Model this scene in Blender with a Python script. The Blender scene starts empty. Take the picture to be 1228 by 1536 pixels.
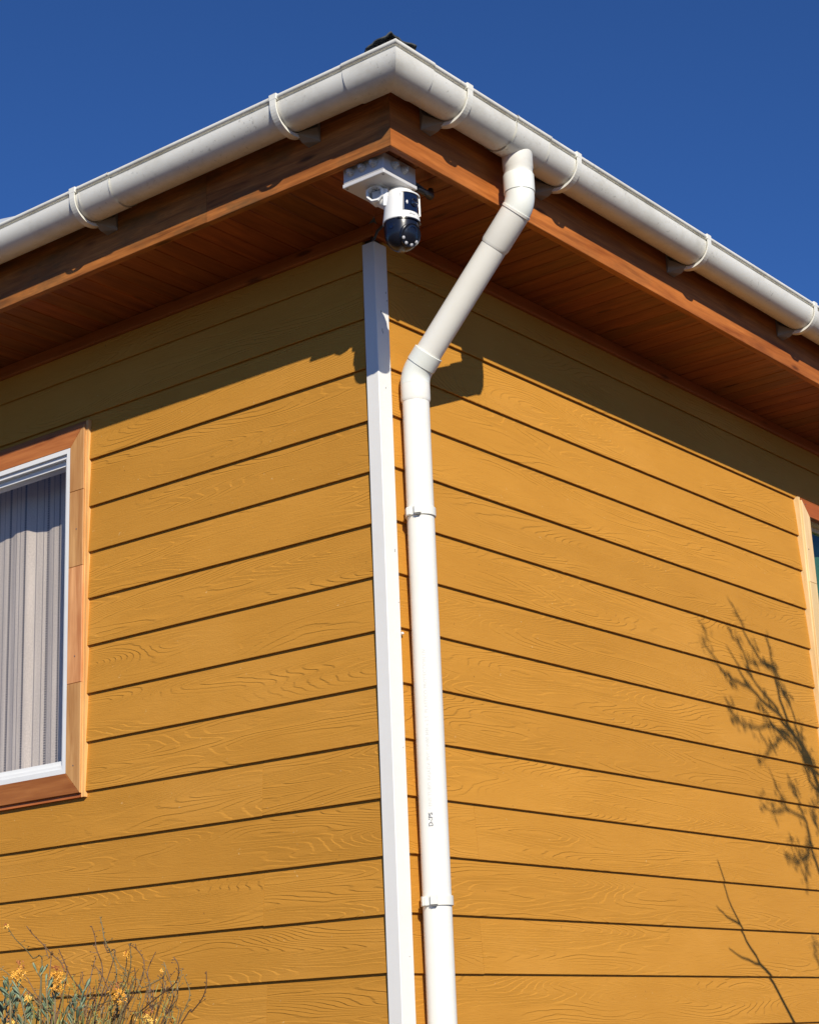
import bpy, bmesh, math, random
from mathutils import Vector, Matrix, Euler

random.seed(7)
R = math.radians
C = bpy.context.scene.collection
scn = bpy.context.scene

# ------------------------------------------------------------------ camera
FPX, YAW, PITCH, ROLL = 2705.59, 2.23319, 0.288623, -0.0408294
CAM = Vector((3.15127, -3.91389, -0.256012))
_f = Vector((math.cos(PITCH)*math.cos(YAW), math.cos(PITCH)*math.sin(YAW), math.sin(PITCH)))
_r0 = Vector((math.sin(YAW), -math.cos(YAW), 0)); _u0 = _r0.cross(_f)
_r = math.cos(ROLL)*_r0 + math.sin(ROLL)*_u0
_u = -math.sin(ROLL)*_r0 + math.cos(ROLL)*_u0
cd = bpy.data.cameras.new('camera'); cam = bpy.data.objects.new('camera', cd); C.objects.link(cam)
m = Matrix((( _r.x, _u.x, -_f.x, CAM.x), (_r.y, _u.y, -_f.y, CAM.y), (_r.z, _u.z, -_f.z, CAM.z), (0, 0, 0, 1)))
cam.matrix_world = m
cd.sensor_fit = 'VERTICAL'; cd.sensor_height = 24; cd.sensor_width = 36
cd.lens = 24*FPX/1536; cd.clip_start = 0.05; cd.clip_end = 3000
scn.camera = cam

# ------------------------------------------------------------------ light
TO_SUN = Vector((1.43, -1.117, 1.0)).normalized()
ELEV = math.asin(TO_SUN.z); SROT = math.atan2(TO_SUN.x, TO_SUN.y)
w = bpy.data.worlds.new("World"); scn.world = w; w.use_nodes = True
nt = w.node_tree; bg = nt.nodes['Background']
sky = nt.nodes.new('ShaderNodeTexSky'); sky.sky_type = 'NISHITA'; sky.sun_disc = False
sky.sun_elevation = ELEV; sky.sun_rotation = SROT; sky.altitude = 900
sky.air_density = 0.75; sky.dust_density = 0.0; sky.ozone_density = 3.0
tint = nt.nodes.new('ShaderNodeMix'); tint.data_type = 'RGBA'; tint.blend_type = 'MULTIPLY'; tint.inputs[0].default_value = 1.0
nt.links.new(sky.outputs[0], tint.inputs[6]); tint.inputs[7].default_value = (0.72, 1.30, 2.12, 1)   # camera's rendering of a deep dry sky
nt.links.new(tint.outputs[2], bg.inputs[0]); bg.inputs[1].default_value = 0.05
sl = bpy.data.lights.new('sun', 'SUN'); sl.energy = 5.0; sl.angle = R(0.5); sl.color = (1.0, 0.93, 0.80)
so = bpy.data.objects.new('sun', sl); C.objects.link(so)
so.rotation_euler = (-TO_SUN).to_track_quat('-Z', 'Y').to_euler(); so.location = (8, -6, 8)
scn.view_settings.view_transform = 'Standard'; scn.view_settings.look = 'None'
scn.view_settings.exposure = 0.10; scn.view_settings.gamma = 1.0
scn.view_settings.use_curve_mapping = False

GROUND = -1.45
EF = 0.389          # eaves: wall face to fascia face
ZF, ZS = 2.1295, 2.149

# ------------------------------------------------------------------ helpers
def tag(o, label=None, cat=None, group=None, kind=None):
    if label: o['label'] = label
    if cat: o['category'] = cat
    if group: o['group'] = group
    if kind: o['kind'] = kind
    return o

def empty(name, loc, label, cat, group=None):
    o = bpy.data.objects.new(name, None); C.objects.link(o); o.location = loc
    o.empty_display_size = 0.05
    return tag(o, label, cat, group)

def wloc(o):
    v = Vector((0, 0, 0))
    while o is not None:
        v += o.location; o = o.parent
    return v

def mesh_obj(name, vs, fs, mat, parent=None, side='L', smooth=False):
    """vs in (s, -D, z): s runs along the wall, D outward.  side 'R' turns it on to the right wall."""
    xs = [v[0] for v in vs]; ys = [v[1] for v in vs]; zs = [v[2] for v in vs]
    c = Vector(((min(xs)+max(xs))/2, (min(ys)+max(ys))/2, (min(zs)+max(zs))/2))
    me = bpy.data.meshes.new(name)
    me.from_pydata([(v[0]-c.x, v[1]-c.y, v[2]-c.z) for v in vs], [], fs)
    bm = bmesh.new(); bm.from_mesh(me); bmesh.ops.recalc_face_normals(bm, faces=bm.faces); bm.to_mesh(me); bm.free()
    me.materials.append(mat)
    if smooth:
        me.polygons.foreach_set('use_smooth', [True]*len(me.polygons))
        me.set_sharp_from_angle(angle=R(38))
    o = bpy.data.objects.new(name, me); C.objects.link(o)
    a = 0.0
    if side == 'R':
        a = math.pi/2; c = Vector((-c.y, c.x, c.z))
    o.rotation_euler = (0, 0, a)
    if parent is not None:
        o.parent = parent
        if side == 'R' or abs(wrot(parent)) > 0:
            pm = wmat(parent); o.matrix_parent_inverse = Matrix.Identity(4)
            L = pm.inverted() @ (Matrix.Translation(c) @ Matrix.Rotation(a, 4, 'Z'))
            o.location = L.to_translation(); o.rotation_euler = L.to_euler()
            return o
        c = c - wloc(parent)
    o.location = c
    return o

def wmat(o):
    M_ = Matrix.Identity(4)
    while o is not None:
        M_ = (Matrix.Translation(o.location) @ o.rotation_euler.to_matrix().to_4x4()) @ M_
        o = o.parent
    return M_
def wrot(o):
    a = 0
    while o is not None:
        a += abs(o.rotation_euler[0])+abs(o.rotation_euler[1])+abs(o.rotation_euler[2]); o = o.parent
    return a

class MB:
    def __init__(s): s.v = []; s.f = []
    def add(s, vs, fs):
        n = len(s.v); s.v += [tuple(v) for v in vs]; s.f += [tuple(n+i for i in f) for f in fs]; return s
    def box(s, x0, x1, y0, y1, z0, z1, ch=0.0):
        if ch <= 0:
            vs = [(x, y, z) for z in (z0, z1) for y in (y0, y1) for x in (x0, x1)]
            return s.add(vs, [(0, 1, 3, 2), (4, 5, 7, 6), (0, 1, 5, 4), (2, 3, 7, 6), (0, 2, 6, 4), (1, 3, 7, 5)])
        bm = bmesh.new(); bmesh.ops.create_cube(bm, size=1)
        for v in bm.verts:
            v.co = Vector(((x0+x1)/2+v.co.x*(x1-x0), (y0+y1)/2+v.co.y*(y1-y0), (z0+z1)/2+v.co.z*(z1-z0)))
        bmesh.ops.bevel(bm, geom=bm.edges[:], offset=ch, segments=2, affect='EDGES', profile=0.5)
        bm.verts.index_update()
        s.add([v.co[:] for v in bm.verts], [[v.index for v in f.verts] for f in bm.faces]); bm.free(); return s
    def prism(s, prof, a, b, fn):
        """closed profile extruded between a and b; fn(p, t) gives the point"""
        n = len(prof); vs = [fn(p, a) for p in prof]+[fn(p, b) for p in prof]
        fs = [(i, (i+1) % n, n+(i+1) % n, n+i) for i in range(n)]+[tuple(range(n)), tuple(range(n, 2*n))]
        return s.add(vs, fs)
    def sweep(s, path, rad, n=24, cap=True):
        P = [Vector(p) for p in path]; rings = []; d0 = None; nrm = None
        for i, p in enumerate(P):
            if i == 0: d = P[1]-P[0]
            elif i == len(P)-1: d = P[-1]-P[-2]
            else: d = (P[i+1]-P[i]).normalized()+(P[i]-P[i-1]).normalized()
            if d.length < 1e-9: d = d0.copy()
            d.normalize()
            if nrm is None:
                nrm = d.orthogonal().normalized()
            else:
                q = d0.rotation_difference(d); nrm = (q @ nrm); nrm = (nrm-d*nrm.dot(d)).normalized()
            b = d.cross(nrm); d0 = d
            r = rad[i] if hasattr(rad, '__len__') else rad
            rings.append([p+(nrm*math.cos(2*math.pi*k/n)+b*math.sin(2*math.pi*k/n))*r for k in range(n)])
        vs = [v[:] for rg in rings for v in rg]; fs = []
        for i in range(len(P)-1):
            for k in range(n):
                fs.append((i*n+k, i*n+(k+1) % n, (i+1)*n+(k+1) % n, (i+1)*n+k))
        if cap: fs += [tuple(range(n)), tuple(range((len(P)-1)*n, len(P)*n))]
        return s.add(vs, fs)
    def lathe(s, prof, c=(0, 0, 0), n=48):
        vs = []; fs = []
        for (r, z) in prof:
            for k in range(n):
                a = 2*math.pi*k/n; vs.append((c[0]+r*math.cos(a), c[1]+r*math.sin(a), c[2]+z))
        for i in range(len(prof)-1):
            for k in range(n):
                fs.append((i*n+k, i*n+(k+1) % n, (i+1)*n+(k+1) % n, (i+1)*n+k))
        return s.add(vs, fs)
    def xf(s, M_):
        s.v = [(M_ @ Vector(v))[:] for v in s.v]; return s
    def build(s, name, mat, parent=None, side='L', smooth=False):
        return mesh_obj(name, s.v, s.f, mat, parent, side, smooth)

def at(px, py, ax, val):
    """point of the place seen at a pixel of the photograph, on the plane axis = val"""
    d = _f+_r*((px-614)/FPX)-_u*((py-768)/FPX)
    t = (val-CAM[ax])/d[ax]
    return CAM+d*t

# ------------------------------------------------------------------ materials
def newmat(name, col=(.5, .5, .5), rough=.5, **kw):
    mt = bpy.data.materials.new(name); mt.use_nodes = True
    b = mt.node_tree.nodes['Principled BSDF']
    b.inputs['Base Color'].default_value = (*col, 1); b.inputs['Roughness'].default_value = rough
    for k, v in kw.items(): b.inputs[k].default_value = v
    return mt, mt.node_tree, b
def N(nt, t, **kw):
    n = nt.nodes.new(t)
    for k, v in kw.items():
        if hasattr(n, k): setattr(n, k, v)
        else: n.inputs[k].default_value = v
    return n
def mathn(nt, op, a, b=None, c=None, clamp=False):
    n = nt.nodes.new('ShaderNodeMath'); n.operation = op; n.use_clamp = clamp
    for i, x in enumerate((a, b, c)):
        if x is None: continue
        if isinstance(x, (int, float)): n.inputs[i].default_value = x
        else: nt.links.new(x, n.inputs[i])
    return n.outputs[0]
def coords(nt, scale=(1, 1, 1), rnd=True, swap=False):
    tc = nt.nodes.new('ShaderNodeTexCoord'); v = tc.outputs['Object']
    if swap:   # grain runs along z
        sx = nt.nodes.new('ShaderNodeSeparateXYZ'); nt.links.new(v, sx.inputs[0])
        cx = nt.nodes.new('ShaderNodeCombineXYZ'); nt.links.new(sx.outputs[2], cx.inputs[0]); nt.links.new(sx.outputs[1], cx.inputs[1]); nt.links.new(sx.outputs[0], cx.inputs[2]); v = cx.outputs[0]
    if rnd:
        oi = nt.nodes.new('ShaderNodeObjectInfo')
        a = nt.nodes.new('ShaderNodeVectorMath'); a.operation = 'MULTIPLY_ADD'
        cx = nt.nodes.new('ShaderNodeCombineXYZ')
        for i in range(3): nt.links.new(oi.outputs['Random'], cx.inputs[i])
        nt.links.new(cx.outputs[0], a.inputs[0]); a.inputs[1].default_value = (37.3, 91.7, 53.1); nt.links.new(v, a.inputs[2]); v = a.outputs[0]
    return v
def scaled(nt, v, s):
    a = nt.nodes.new('ShaderNodeVectorMath'); a.operation = 'MULTIPLY'; nt.links.new(v, a.inputs[0]); a.inputs[1].default_value = s
    return a.outputs[0]
def noise(nt, v, scale=1, detail=2, rough=.5, dist=0.0):
    n = nt.nodes.new('ShaderNodeTexNoise'); nt.links.new(v, n.inputs['Vector'])
    n.inputs['Scale'].default_value = scale; n.inputs['Detail'].default_value = detail
    n.inputs['Roughness'].default_value = rough; n.inputs['Distortion'].default_value = dist
    return n.outputs[0]
def ramp(nt, f, stops):
    r = nt.nodes.new('ShaderNodeValToRGB'); nt.links.new(f, r.inputs[0])
    e = r.color_ramp.elements
    while len(e) < len(stops): e.new(.5)
    for i, (p, c) in enumerate(stops):
        e[i].position = p; e[i].color = (*c, 1) if len(c) == 3 else c
    return r.outputs[0]
def bump(nt, b, h, strength=.5, dist=.001):
    n = nt.nodes.new('ShaderNodeBump'); nt.links.new(h, n.inputs['Height'])
    n.inputs['Strength'].default_value = strength; n.inputs['Distance'].default_value = dist
    nt.links.new(n.outputs[0], b.inputs['Normal']); return n
def mix(nt, f, a, b_, mode='MIX'):
    n = nt.nodes.new('ShaderNodeMix'); n.data_type = 'RGBA'; n.blend_type = mode
    for k, x in ((0, f), (6, a), (7, b_)):
        if isinstance(x, (int, float)): n.inputs[k].default_value = x
        elif isinstance(x, tuple): n.inputs[k].default_value = (*x, 1)
        else: nt.links.new(x, n.inputs[k])
    return n.outputs[2]

def siding_mat():
    mt, nt, b = newmat('painted_fibre_cement', (.5, .25, .05), .65, **{'Specular IOR Level': .18})
    v = coords(nt)
    wob = noise(nt, scaled(nt, v, (6, 1, 46)), 1, 2.5)
    wob2 = noise(nt, scaled(nt, v, (1.3, 1, 9)), 1, 1)
    broad = noise(nt, scaled(nt, v, (.85, 1, 9.5)), 1, 1.0, .5)
    ht = mathn(nt, 'ADD', broad, mathn(nt, 'MULTIPLY', wob, .036))
    ring = mathn(nt, 'MULTIPLY', ht, 38.0)
    fr = mathn(nt, 'FRACT', ring)
    # each growth ring: a steep step followed by a gentle slope
    saw = mathn(nt, 'SMOOTH_MIN', fr, mathn(nt, 'MULTIPLY', mathn(nt, 'SUBTRACT', 1.0, fr), 5.0), .15)
    cut = mathn(nt, 'GREATER_THAN', noise(nt, scaled(nt, v, (7, 1, 28)), 1, 1), .40)
    mask = ramp(nt, wob2, [(.38, (.10,)*3), (.52, (1,)*3)])
    fine = noise(nt, scaled(nt, v, (26, 1, 420)), 1, 2, .6)
    fine2 = noise(nt, scaled(nt, v, (170, 1, 300)), 1, 2, .6)
    # where the rings crowd together they are shallower
    sh = nt.nodes.new('ShaderNodeVectorMath'); sh.operation = 'ADD'; nt.links.new(v, sh.inputs[0]); sh.inputs[1].default_value = (0, 0, .004)
    b2 = noise(nt, scaled(nt, sh.outputs[0], (.85, 1, 9.5)), 1, 1.0, .5)
    gr = mathn(nt, 'MULTIPLY', mathn(nt, 'ABSOLUTE', mathn(nt, 'SUBTRACT', b2, broad)), 250.0*38.0)
    amp = mathn(nt, 'MINIMUM', mathn(nt, 'DIVIDE', 70.0, mathn(nt, 'MAXIMUM', gr, 1.0)), 1.0)
    h = mathn(nt, 'MULTIPLY', mathn(nt, 'SUBTRACT', saw, .42), mathn(nt, 'MULTIPLY', mask, amp))
    h = mathn(nt, 'ADD', h, mathn(nt, 'MULTIPLY', fine, .50))
    h = mathn(nt, 'ADD', h, mathn(nt, 'MULTIPLY', fine2, .25))
    bump(nt, b, h, .9, .0019)
    # paint: slight weathering and small pale specks, per board tone
    big = noise(nt, scaled(nt, v, (1.6, 1.6, 2.4)), 1, 4, .6)
    col = ramp(nt, big, [(.3, (.50, .226, .030)), (.55, (.54, .248, .035)), (.75, (.575, .270, .044))])
    oi = nt.nodes.new('ShaderNodeObjectInfo')
    hs = nt.nodes.new('ShaderNodeHueSaturation'); nt.links.new(col, hs.inputs['Color'])
    nt.links.new(mathn(nt, 'MULTIPLY_ADD', oi.outputs['Random'], .09, .955), hs.inputs['Value'])
    sp = noise(nt, scaled(nt, v, (60, 60, 60)), 1, 2, .7)
    spm = ramp(nt, sp, [(.735, (0,)*3), (.76, (1,)*3)])
    col = mix(nt, mathn(nt, 'MULTIPLY', spm, .45), hs.outputs[0], (.75, .5, .22))
    dk = ramp(nt, noise(nt, scaled(nt, v, (85, 85, 85)), 1, 1), [(.79, (0,)*3), (.81, (1,)*3)])
    col = mix(nt, mathn(nt, 'MULTIPLY', dk, .5), col, (.10, .05, .015))
    grime = ramp(nt, noise(nt, scaled(nt, v, (5, 5, 40)), 1, 5, .65), [(.45, (0,)*3), (.8, (.22,)*3)])
    col = mix(nt, grime, col, (.40, .17, .018))
    nt.links.new(col, b.inputs['Base Color'])
    return mt

def wood_mat(name, dark, light, swap=False, rough=.5, var=.25, knots=True, bmp=.3, grey=0.0):
    mt, nt, b = newmat(name, light, rough, **{'Specular IOR Level': .2})
    v = coords(nt, swap=swap)
    g = noise(nt, scaled(nt, v, (2.2, 30, 30)), 1, 4, .6, .6)
    g2 = noise(nt, scaled(nt, v, (9, 160, 160)), 1, 3, .6)
    f = mathn(nt, 'ADD', mathn(nt, 'MULTIPLY', g, .7), mathn(nt, 'MULTIPLY', g2, .3))
    col = ramp(nt, f, [(.34, dark), (.62, light)])
    blot = noise(nt, scaled(nt, v, (2.5, 9, 9)), 1, 4, .65)
    col = mix(nt, mathn(nt, 'MULTIPLY', ramp(nt, blot, [(.42, (0,)*3), (.68, (1,)*3)]), .5), col, dark)
    if grey:   # weathering to grey
        bl = noise(nt, scaled(nt, v, (3.5, 11, 11)), 1, 5, .7)
        col = mix(nt, mathn(nt, 'MULTIPLY', ramp(nt, bl, [(.48, (0,)*3), (.66, (1,)*3)]), grey), col, (.12, .075, .030))
    if knots:
        vo = nt.nodes.new('ShaderNodeTexVoronoi'); nt.links.new(scaled(nt, v, (2.6, 11, 11)), vo.inputs['Vector']); vo.inputs['Scale'].default_value = 1
        kn = ramp(nt, vo.outputs['Distance'], [(.05, (1,)*3), (.12, (0,)*3)])
        col = mix(nt, mathn(nt, 'MULTIPLY', kn, .75), col, tuple(x*.25 for x in dark))
    oi = nt.nodes.new('ShaderNodeObjectInfo'); hs = nt.nodes.new('ShaderNodeHueSaturation'); nt.links.new(col, hs.inputs['Color'])
    nt.links.new(mathn(nt, 'MULTIPLY_ADD', oi.outputs['Random'], var, 1-var/2), hs.inputs['Value'])
    nt.links.new(mathn(nt, 'MULTIPLY_ADD', oi.outputs['Random'], -.012, .506), hs.inputs['Hue'])
    nt.links.new(hs.outputs[0], b.inputs['Base Color'])
    bump(nt, b, f, bmp, .0012)
    return mt

def pvc_mat(name, col, rough=.32, dirt=.35, dirtcol=(.36, .33, .25), specks=True, big=1.0):
    mt, nt, b = newmat(name, col, rough)
    v = coords(nt)
    d = noise(nt, scaled(nt, v, (5*big, 5*big, 9*big)), 1, 5, .7)
    m_ = ramp(nt, d, [(.48, (0,)*3), (.8, (1,)*3)])
    c = mix(nt, mathn(nt, 'MULTIPLY', m_, dirt), col, dirtcol)
    if specks:
        s_ = noise(nt, scaled(nt, v, (75, 75, 75)), 1, 3, .7)
        reg = noise(nt, scaled(nt, v, (4, 4, 4)), 1, 2)
        m2 = mathn(nt, 'MULTIPLY', ramp(nt, s_, [(.60, (0,)*3), (.68, (1,)*3)]), ramp(nt, reg, [(.42, (0,)*3), (.6, (1,)*3)]))
        c = mix(nt, mathn(nt, 'MULTIPLY', m2, .38), c, (.18, .16, .12))
    nt.links.new(c, b.inputs['Base Color'])
    nt.links.new(mathn(nt, 'MULTIPLY_ADD', d, .3, rough-.1), b.inputs['Roughness'])
    bump(nt, b, noise(nt, scaled(nt, v, (12, 12, 12)), 1, 4), .12, .003)
    return mt

M_siding = siding_mat()
M_fasc = wood_mat('stained_fascia_wood', (.17, .050, .011), (.56, .195, .045), grey=.65)
M_fascR = wood_mat('red_stained_fascia_wood', (.27, .062, .013), (.60, .180, .042), grey=.2)
M_soff = wood_mat('soffit_board_wood', (.18, .040, .009), (.38, .098, .022), var=.22, rough=.42)
M_corn = wood_mat('cornice_wood', (.28, .068, .015), (.44, .122, .028), rough=.4)
M_casH = wood_mat('casing_wood_along', (.30, .085, .020), (.50, .18, .050), rough=.45, var=.5)
M_casV = wood_mat('casing_wood_up', (.46, .19, .062), (.76, .40, .16), swap=True, rough=.45, var=.27)
M_mould = wood_mat('pale_moulding_wood', (.62, .32, .10), (.85, .52, .20), swap=True, rough=.45, var=.1)
M_casP = wood_mat('pale_pine_casing', (.66, .44, .20), (.82, .62, .34), swap=True, rough=.5, var=.15)
M_gut = pvc_mat('gutter_pvc', (.76, .745, .68), .4, .55, (.40, .37, .29))
M_brk = pvc_mat('bracket_pvc', (.78, .77, .70), .3, .15, specks=False)
M_foot = newmat('shaded_grimy_bracket_foot', (.27, .22, .17), .5)[0]  # brown-grey holds both grime and the shade under the gutter
M_pipe = pvc_mat('downpipe_pvc', (.82, .80, .73), .3, .22, (.62, .57, .47), specks=False, big=.6)
M_elb = pvc_mat('elbow_pvc', (.78, .80, .74), .28, .12, (.6, .58, .5), specks=False)
M_trim = pvc_mat('corner_trim_paint', (.79, .775, .735), .45, .12, (.5, .5, .48), specks=False)
M_wfr = pvc_mat('window_pvc', (.80, .80, .78), .3, .15, specks=False)
M_core = newmat('wall_board_behind', (.055, .030, .012), .9)[0]
M_room = newmat('room_plaster', (.35, .34, .32), .9)[0]
M_box = pvc_mat('junction_box_plastic', (.62, .61, .61), .38, .10, (.4, .4, .4), specks=False)
M_rub = newmat('rubber_grommet', (.52, .50, .47), .6)[0]
M_camw = newmat('camera_white_plastic', (.80, .80, .78), .28)[0]
M_camb = newmat('camera_dark_plastic', (.008, .010, .018), .27)[0]
M_lens = newmat('camera_lens_glass', (.006, .008, .02), .05, **{'Coat Weight': 1.0})[0]
M_led = newmat('camera_led_lens', (.45, .45, .47), .25)[0]
M_metal = newmat('screw_metal', (.25, .25, .25), .4, Metallic=.8)[0]
M_cable = newmat('black_cable_jacket', (.012, .012, .013), .45)[0]
M_print = newmat('grey_print', (.62, .62, .59), .6)[0]
M_printd = newmat('dark_grey_print', (.12, .13, .15), .6)[0]
M_prints = newmat('small_grey_print', (.22, .22, .24), .5)[0]
M_cap = newmat('dark_ridge_felt', (.035, .042, .045), .7)[0]
M_under = newmat('grey_flashing', (.16, .16, .155), .6)[0]
M_roofm = newmat('grey_roof_sheet', (.12, .125, .13), .45, Metallic=.2)[0]
M_palero = newmat('pale_roof_sheet', (.52, .55, .58), .4)[0]
M_nbwall = newmat('neighbour_wall', (.5, .47, .4), .8)[0]
M_bark = newmat('twig_bark', (.10, .075, .05), .8)[0]
M_conc = newmat('foundation_concrete', (.35, .33, .30), .9)[0]

# glass: clear pane with a fresnel reflection
def glass_mat(name, tint, ior=1.5):
    mt = bpy.data.materials.new(name); mt.use_nodes = True; nt = mt.node_tree; nt.nodes.clear()
    o = nt.nodes.new('ShaderNodeOutputMaterial'); mx = nt.nodes.new('ShaderNodeMixShader')
    tr = nt.nodes.new('ShaderNodeBsdfTransparent'); tr.inputs[0].default_value = (*tint, 1)
    gl = nt.nodes.new('ShaderNodeBsdfGlossy'); gl.inputs['Roughness'].default_value = 0.0
    lw_ = nt.nodes.new('ShaderNodeLayerWeight'); lw_.inputs[0].default_value = .5; f0 = ((ior-1)/(ior+1))**2
    fr = mathn(nt, 'MULTIPLY_ADD', mathn(nt, 'POWER', lw_.outputs['Facing'], 5.0), 1-f0, f0)
    nt.links.new(fr, mx.inputs[0]); nt.links.new(tr.outputs[0], mx.inputs[1]); nt.links.new(gl.outputs[0], mx.inputs[2]); nt.links.new(mx.outputs[0], o.inputs[0])
    return mt
M_glass = glass_mat('window_glass', (.95, .94, .95), 1.5)
M_glassg = glass_mat('green_window_glass', (.70, .86, .78), 1.5)

def curtain_mat():
    mt, nt, b = newmat('sheer_curtain_fabric', (.5, .5, .52), .9)
    tc = nt.nodes.new('ShaderNodeTexCoord'); sx = nt.nodes.new('ShaderNodeSeparateXYZ'); nt.links.new(tc.outputs['Object'], sx.inputs[0])
    x = sx.outputs[0]; z = sx.outputs[2]
    vo = nt.nodes.new('ShaderNodeTexVoronoi'); vo.voronoi_dimensions = '1D'; vo.feature = 'DISTANCE_TO_EDGE'
    vo.inputs['Scale'].default_value = 11.5; vo.inputs['Randomness'].default_value = .45; nt.links.new(x, vo.inputs['W'])
    ln = ramp(nt, vo.outputs['Distance'], [(.045, (1,)*3), (.075, (0,)*3)])
    st = mathn(nt, 'SINE', mathn(nt, 'MULTIPLY', z, 700.0))
    st = mathn(nt, 'MULTIPLY_ADD', st, .25, .65)
    weave = noise(nt, scaled(nt, tc.outputs['Object'], (220, 5, 160)), 1, 3, .6)
    big = noise(nt, scaled(nt, tc.outputs['Object'], (18, 1, 2.5)), 1, 3, .6)
    c = ramp(nt, mathn(nt, 'ADD', mathn(nt, 'MULTIPLY', weave, .6), mathn(nt, 'MULTIPLY', big, .4)), [(.35, (.58, .525, .44)), (.65, (.80, .73, .61))])
    vo2 = nt.nodes.new('ShaderNodeTexVoronoi'); vo2.voronoi_dimensions = '1D'; vo2.feature = 'DISTANCE_TO_EDGE'
    vo2.inputs['Scale'].default_value = 31.0; vo2.inputs['Randomness'].default_value = .8; nt.links.new(x, vo2.inputs['W'])
    ln2 = ramp(nt, vo2.outputs['Distance'], [(.05, (1,)*3), (.09, (0,)*3)])
    c = mix(nt, mathn(nt, 'MULTIPLY', ln2, .6), c, (.14, .14, .15))
    c = mix(nt, mathn(nt, 'MULTIPLY', ln, st), c, (.05, .05, .055))
    nt.links.new(c, b.inputs['Base Color'])
    return mt
M_curt = curtain_mat()

def ground_mat():
    mt, nt, b = newmat('pale_gravelly_soil', (.3, .24, .17), .95)
    v = coords(nt, rnd=False)
    c = ramp(nt, noise(nt, v, 2.0, 8, .7), [(.35, (.055, .036, .020)), (.6, (.11, .075, .045))])
    nt.links.new(c, b.inputs['Base Color']); bump(nt, b, noise(nt, v, 40, 6, .7), .6, .02); return mt
M_ground = ground_mat()

def leaf_mat(name, a, b_):
    mt, nt, b = newmat(name, a, .55)
    oi = nt.nodes.new('ShaderNodeObjectInfo'); v = coords(nt)
    f = mathn(nt, 'ADD', mathn(nt, 'MULTIPLY', oi.outputs['Random'], .6), mathn(nt, 'MULTIPLY', noise(nt, v, 60, 2), .4))
    nt.links.new(ramp(nt, f, [(.2, a), (.8, b_)]), b.inputs['Base Color'])
    b.inputs['Subsurface Weight'].default_value = 0.0
    return mt
M_leaf = leaf_mat('blue_green_leaf', (.10, .15, .085), (.24, .30, .18))
M_leafy = leaf_mat('yellow_green_blade', (.22, .24, .06), (.38, .38, .13))
M_stem = leaf_mat('brown_stem', (.075, .038, .020), (.17, .095, .045))
M_stemg = leaf_mat('olive_stem', (.12, .095, .035), (.27, .20, .09))
M_pet = leaf_mat('orange_petal', (.85, .42, .05), (.95, .66, .16))
M_bud = leaf_mat('reddish_bud', (.28, .07, .03), (.50, .20, .06))
M_tleaf = leaf_mat('tree_leaf', (.05, .09, .03), (.09, .13, .04))

# ------------------------------------------------------------------ ground
g = MB(); gv = []; n_ = 24; S_ = 400.0
def gcoord(i): t = (i/n_)*2-1; return math.copysign(abs(t)**3, t)*S_
for j in range(n_+1):
    for i in range(n_+1):
        x, y = gcoord(i), gcoord(j); gv.append((x, y, 0.0))
g.add(gv, [(j*(n_+1)+i, j*(n_+1)+i+1, (j+1)*(n_+1)+i+1, (j+1)*(n_+1)+i) for j in range(n_) for i in range(n_)])
o = g.build('ground', M_ground); o.location.z = GROUND; tag(o, kind='structure')
# raised planting bed under the shrub
bedm = MB(); rings = [(0.0, .30), (.45, .28), (.62, .16), (.78, .0)]
bv = [( -.55, -1.0, GROUND+.45)]; bf = []
nb = 28
for ri, (rr, hh) in enumerate([(.35, .44), (.6, .34), (.8, .16), (.95, -.02)]):
    for k in range(nb):
        a = 2*math.pi*k/nb; q = rr*(1+.06*math.sin(3*a+ri)); bv.append((-.55+1.25*q*math.cos(a), -1.0+.8*q*math.sin(a), GROUND+hh+.02*math.sin(5*a)))
for k in range(nb): bf.append((0, 1+k, 1+(k+1) % nb))
for ri in range(3):
    for k in range(nb):
        bf.append((1+ri*nb+k, 1+ri*nb+(k+1) % nb, 1+(ri+1)*nb+(k+1) % nb, 1+(ri+1)*nb+k))
bedm.add(bv, bf); tag(bedm.build('planting_bed', M_ground, smooth=True), kind='structure')

# ------------------------------------------------------------------ the house
XEND, YEND = -5.5, 6.5
house = empty('wooden_house', (XEND/2, YEND/2, GROUND),
    'ochre lap sided house corner with reddish timber eaves and a window on each side', 'house')

ZL = [1.69267, 1.52713, 1.36861, 1.20801, 1.04923, .88976, .73182, .57322, .41225, .25340, .09685, -.05974]
ZR = [1.69680, 1.54806, 1.38652, 1.22121, 1.06237, .90144, .74180, .58136, .42208, .26084, .09892, -.06168, -.22306]
ZL = [2.012, 1.853]+ZL; ZR = [2.016, 1.857]+ZR
while ZL[-1] > GROUND+.42: ZL.append(ZL[-1]-.16)
while ZR[-1] > GROUND+.42: ZR.append(ZR[-1]-.16)
DB_OUT, TH = .0125, .0100     # butt of a board: how proud, how thick

def board(side, s0, s1, zb, zt, za, zc, extra=None):
    """lap board from s0 to s1; exposed zb..zt; za..zc is the height range kept (for notches)"""
    mb = MB(); lap = .022; full = zt+lap-zb
    def D(z): return DB_OUT-(DB_OUT-.002)*(z-zb)/full
    segs = [(s0, s1, za, zc)]+(extra or [])
    for (a, b, lo, hi) in segs:
        c = .0012
        if lo <= zb+1e-6: prof = [(D(lo)-TH-.0015, lo+.014), (D(lo)-.0042, lo+.014), (D(lo)-.0042, lo), (D(lo)-c, lo), (D(lo+c), lo+c), (D(hi), hi), (D(hi)-TH-.0015, hi)]
        else: prof = [(D(lo)-TH, lo), (D(lo), lo), (D(hi), hi), (D(hi)-TH, hi)]
        mb.prism(prof, a, b, lambda p, t: (t, -p[0], p[1]))
    return mb.build('siding_board', M_siding, house, side)

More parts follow.
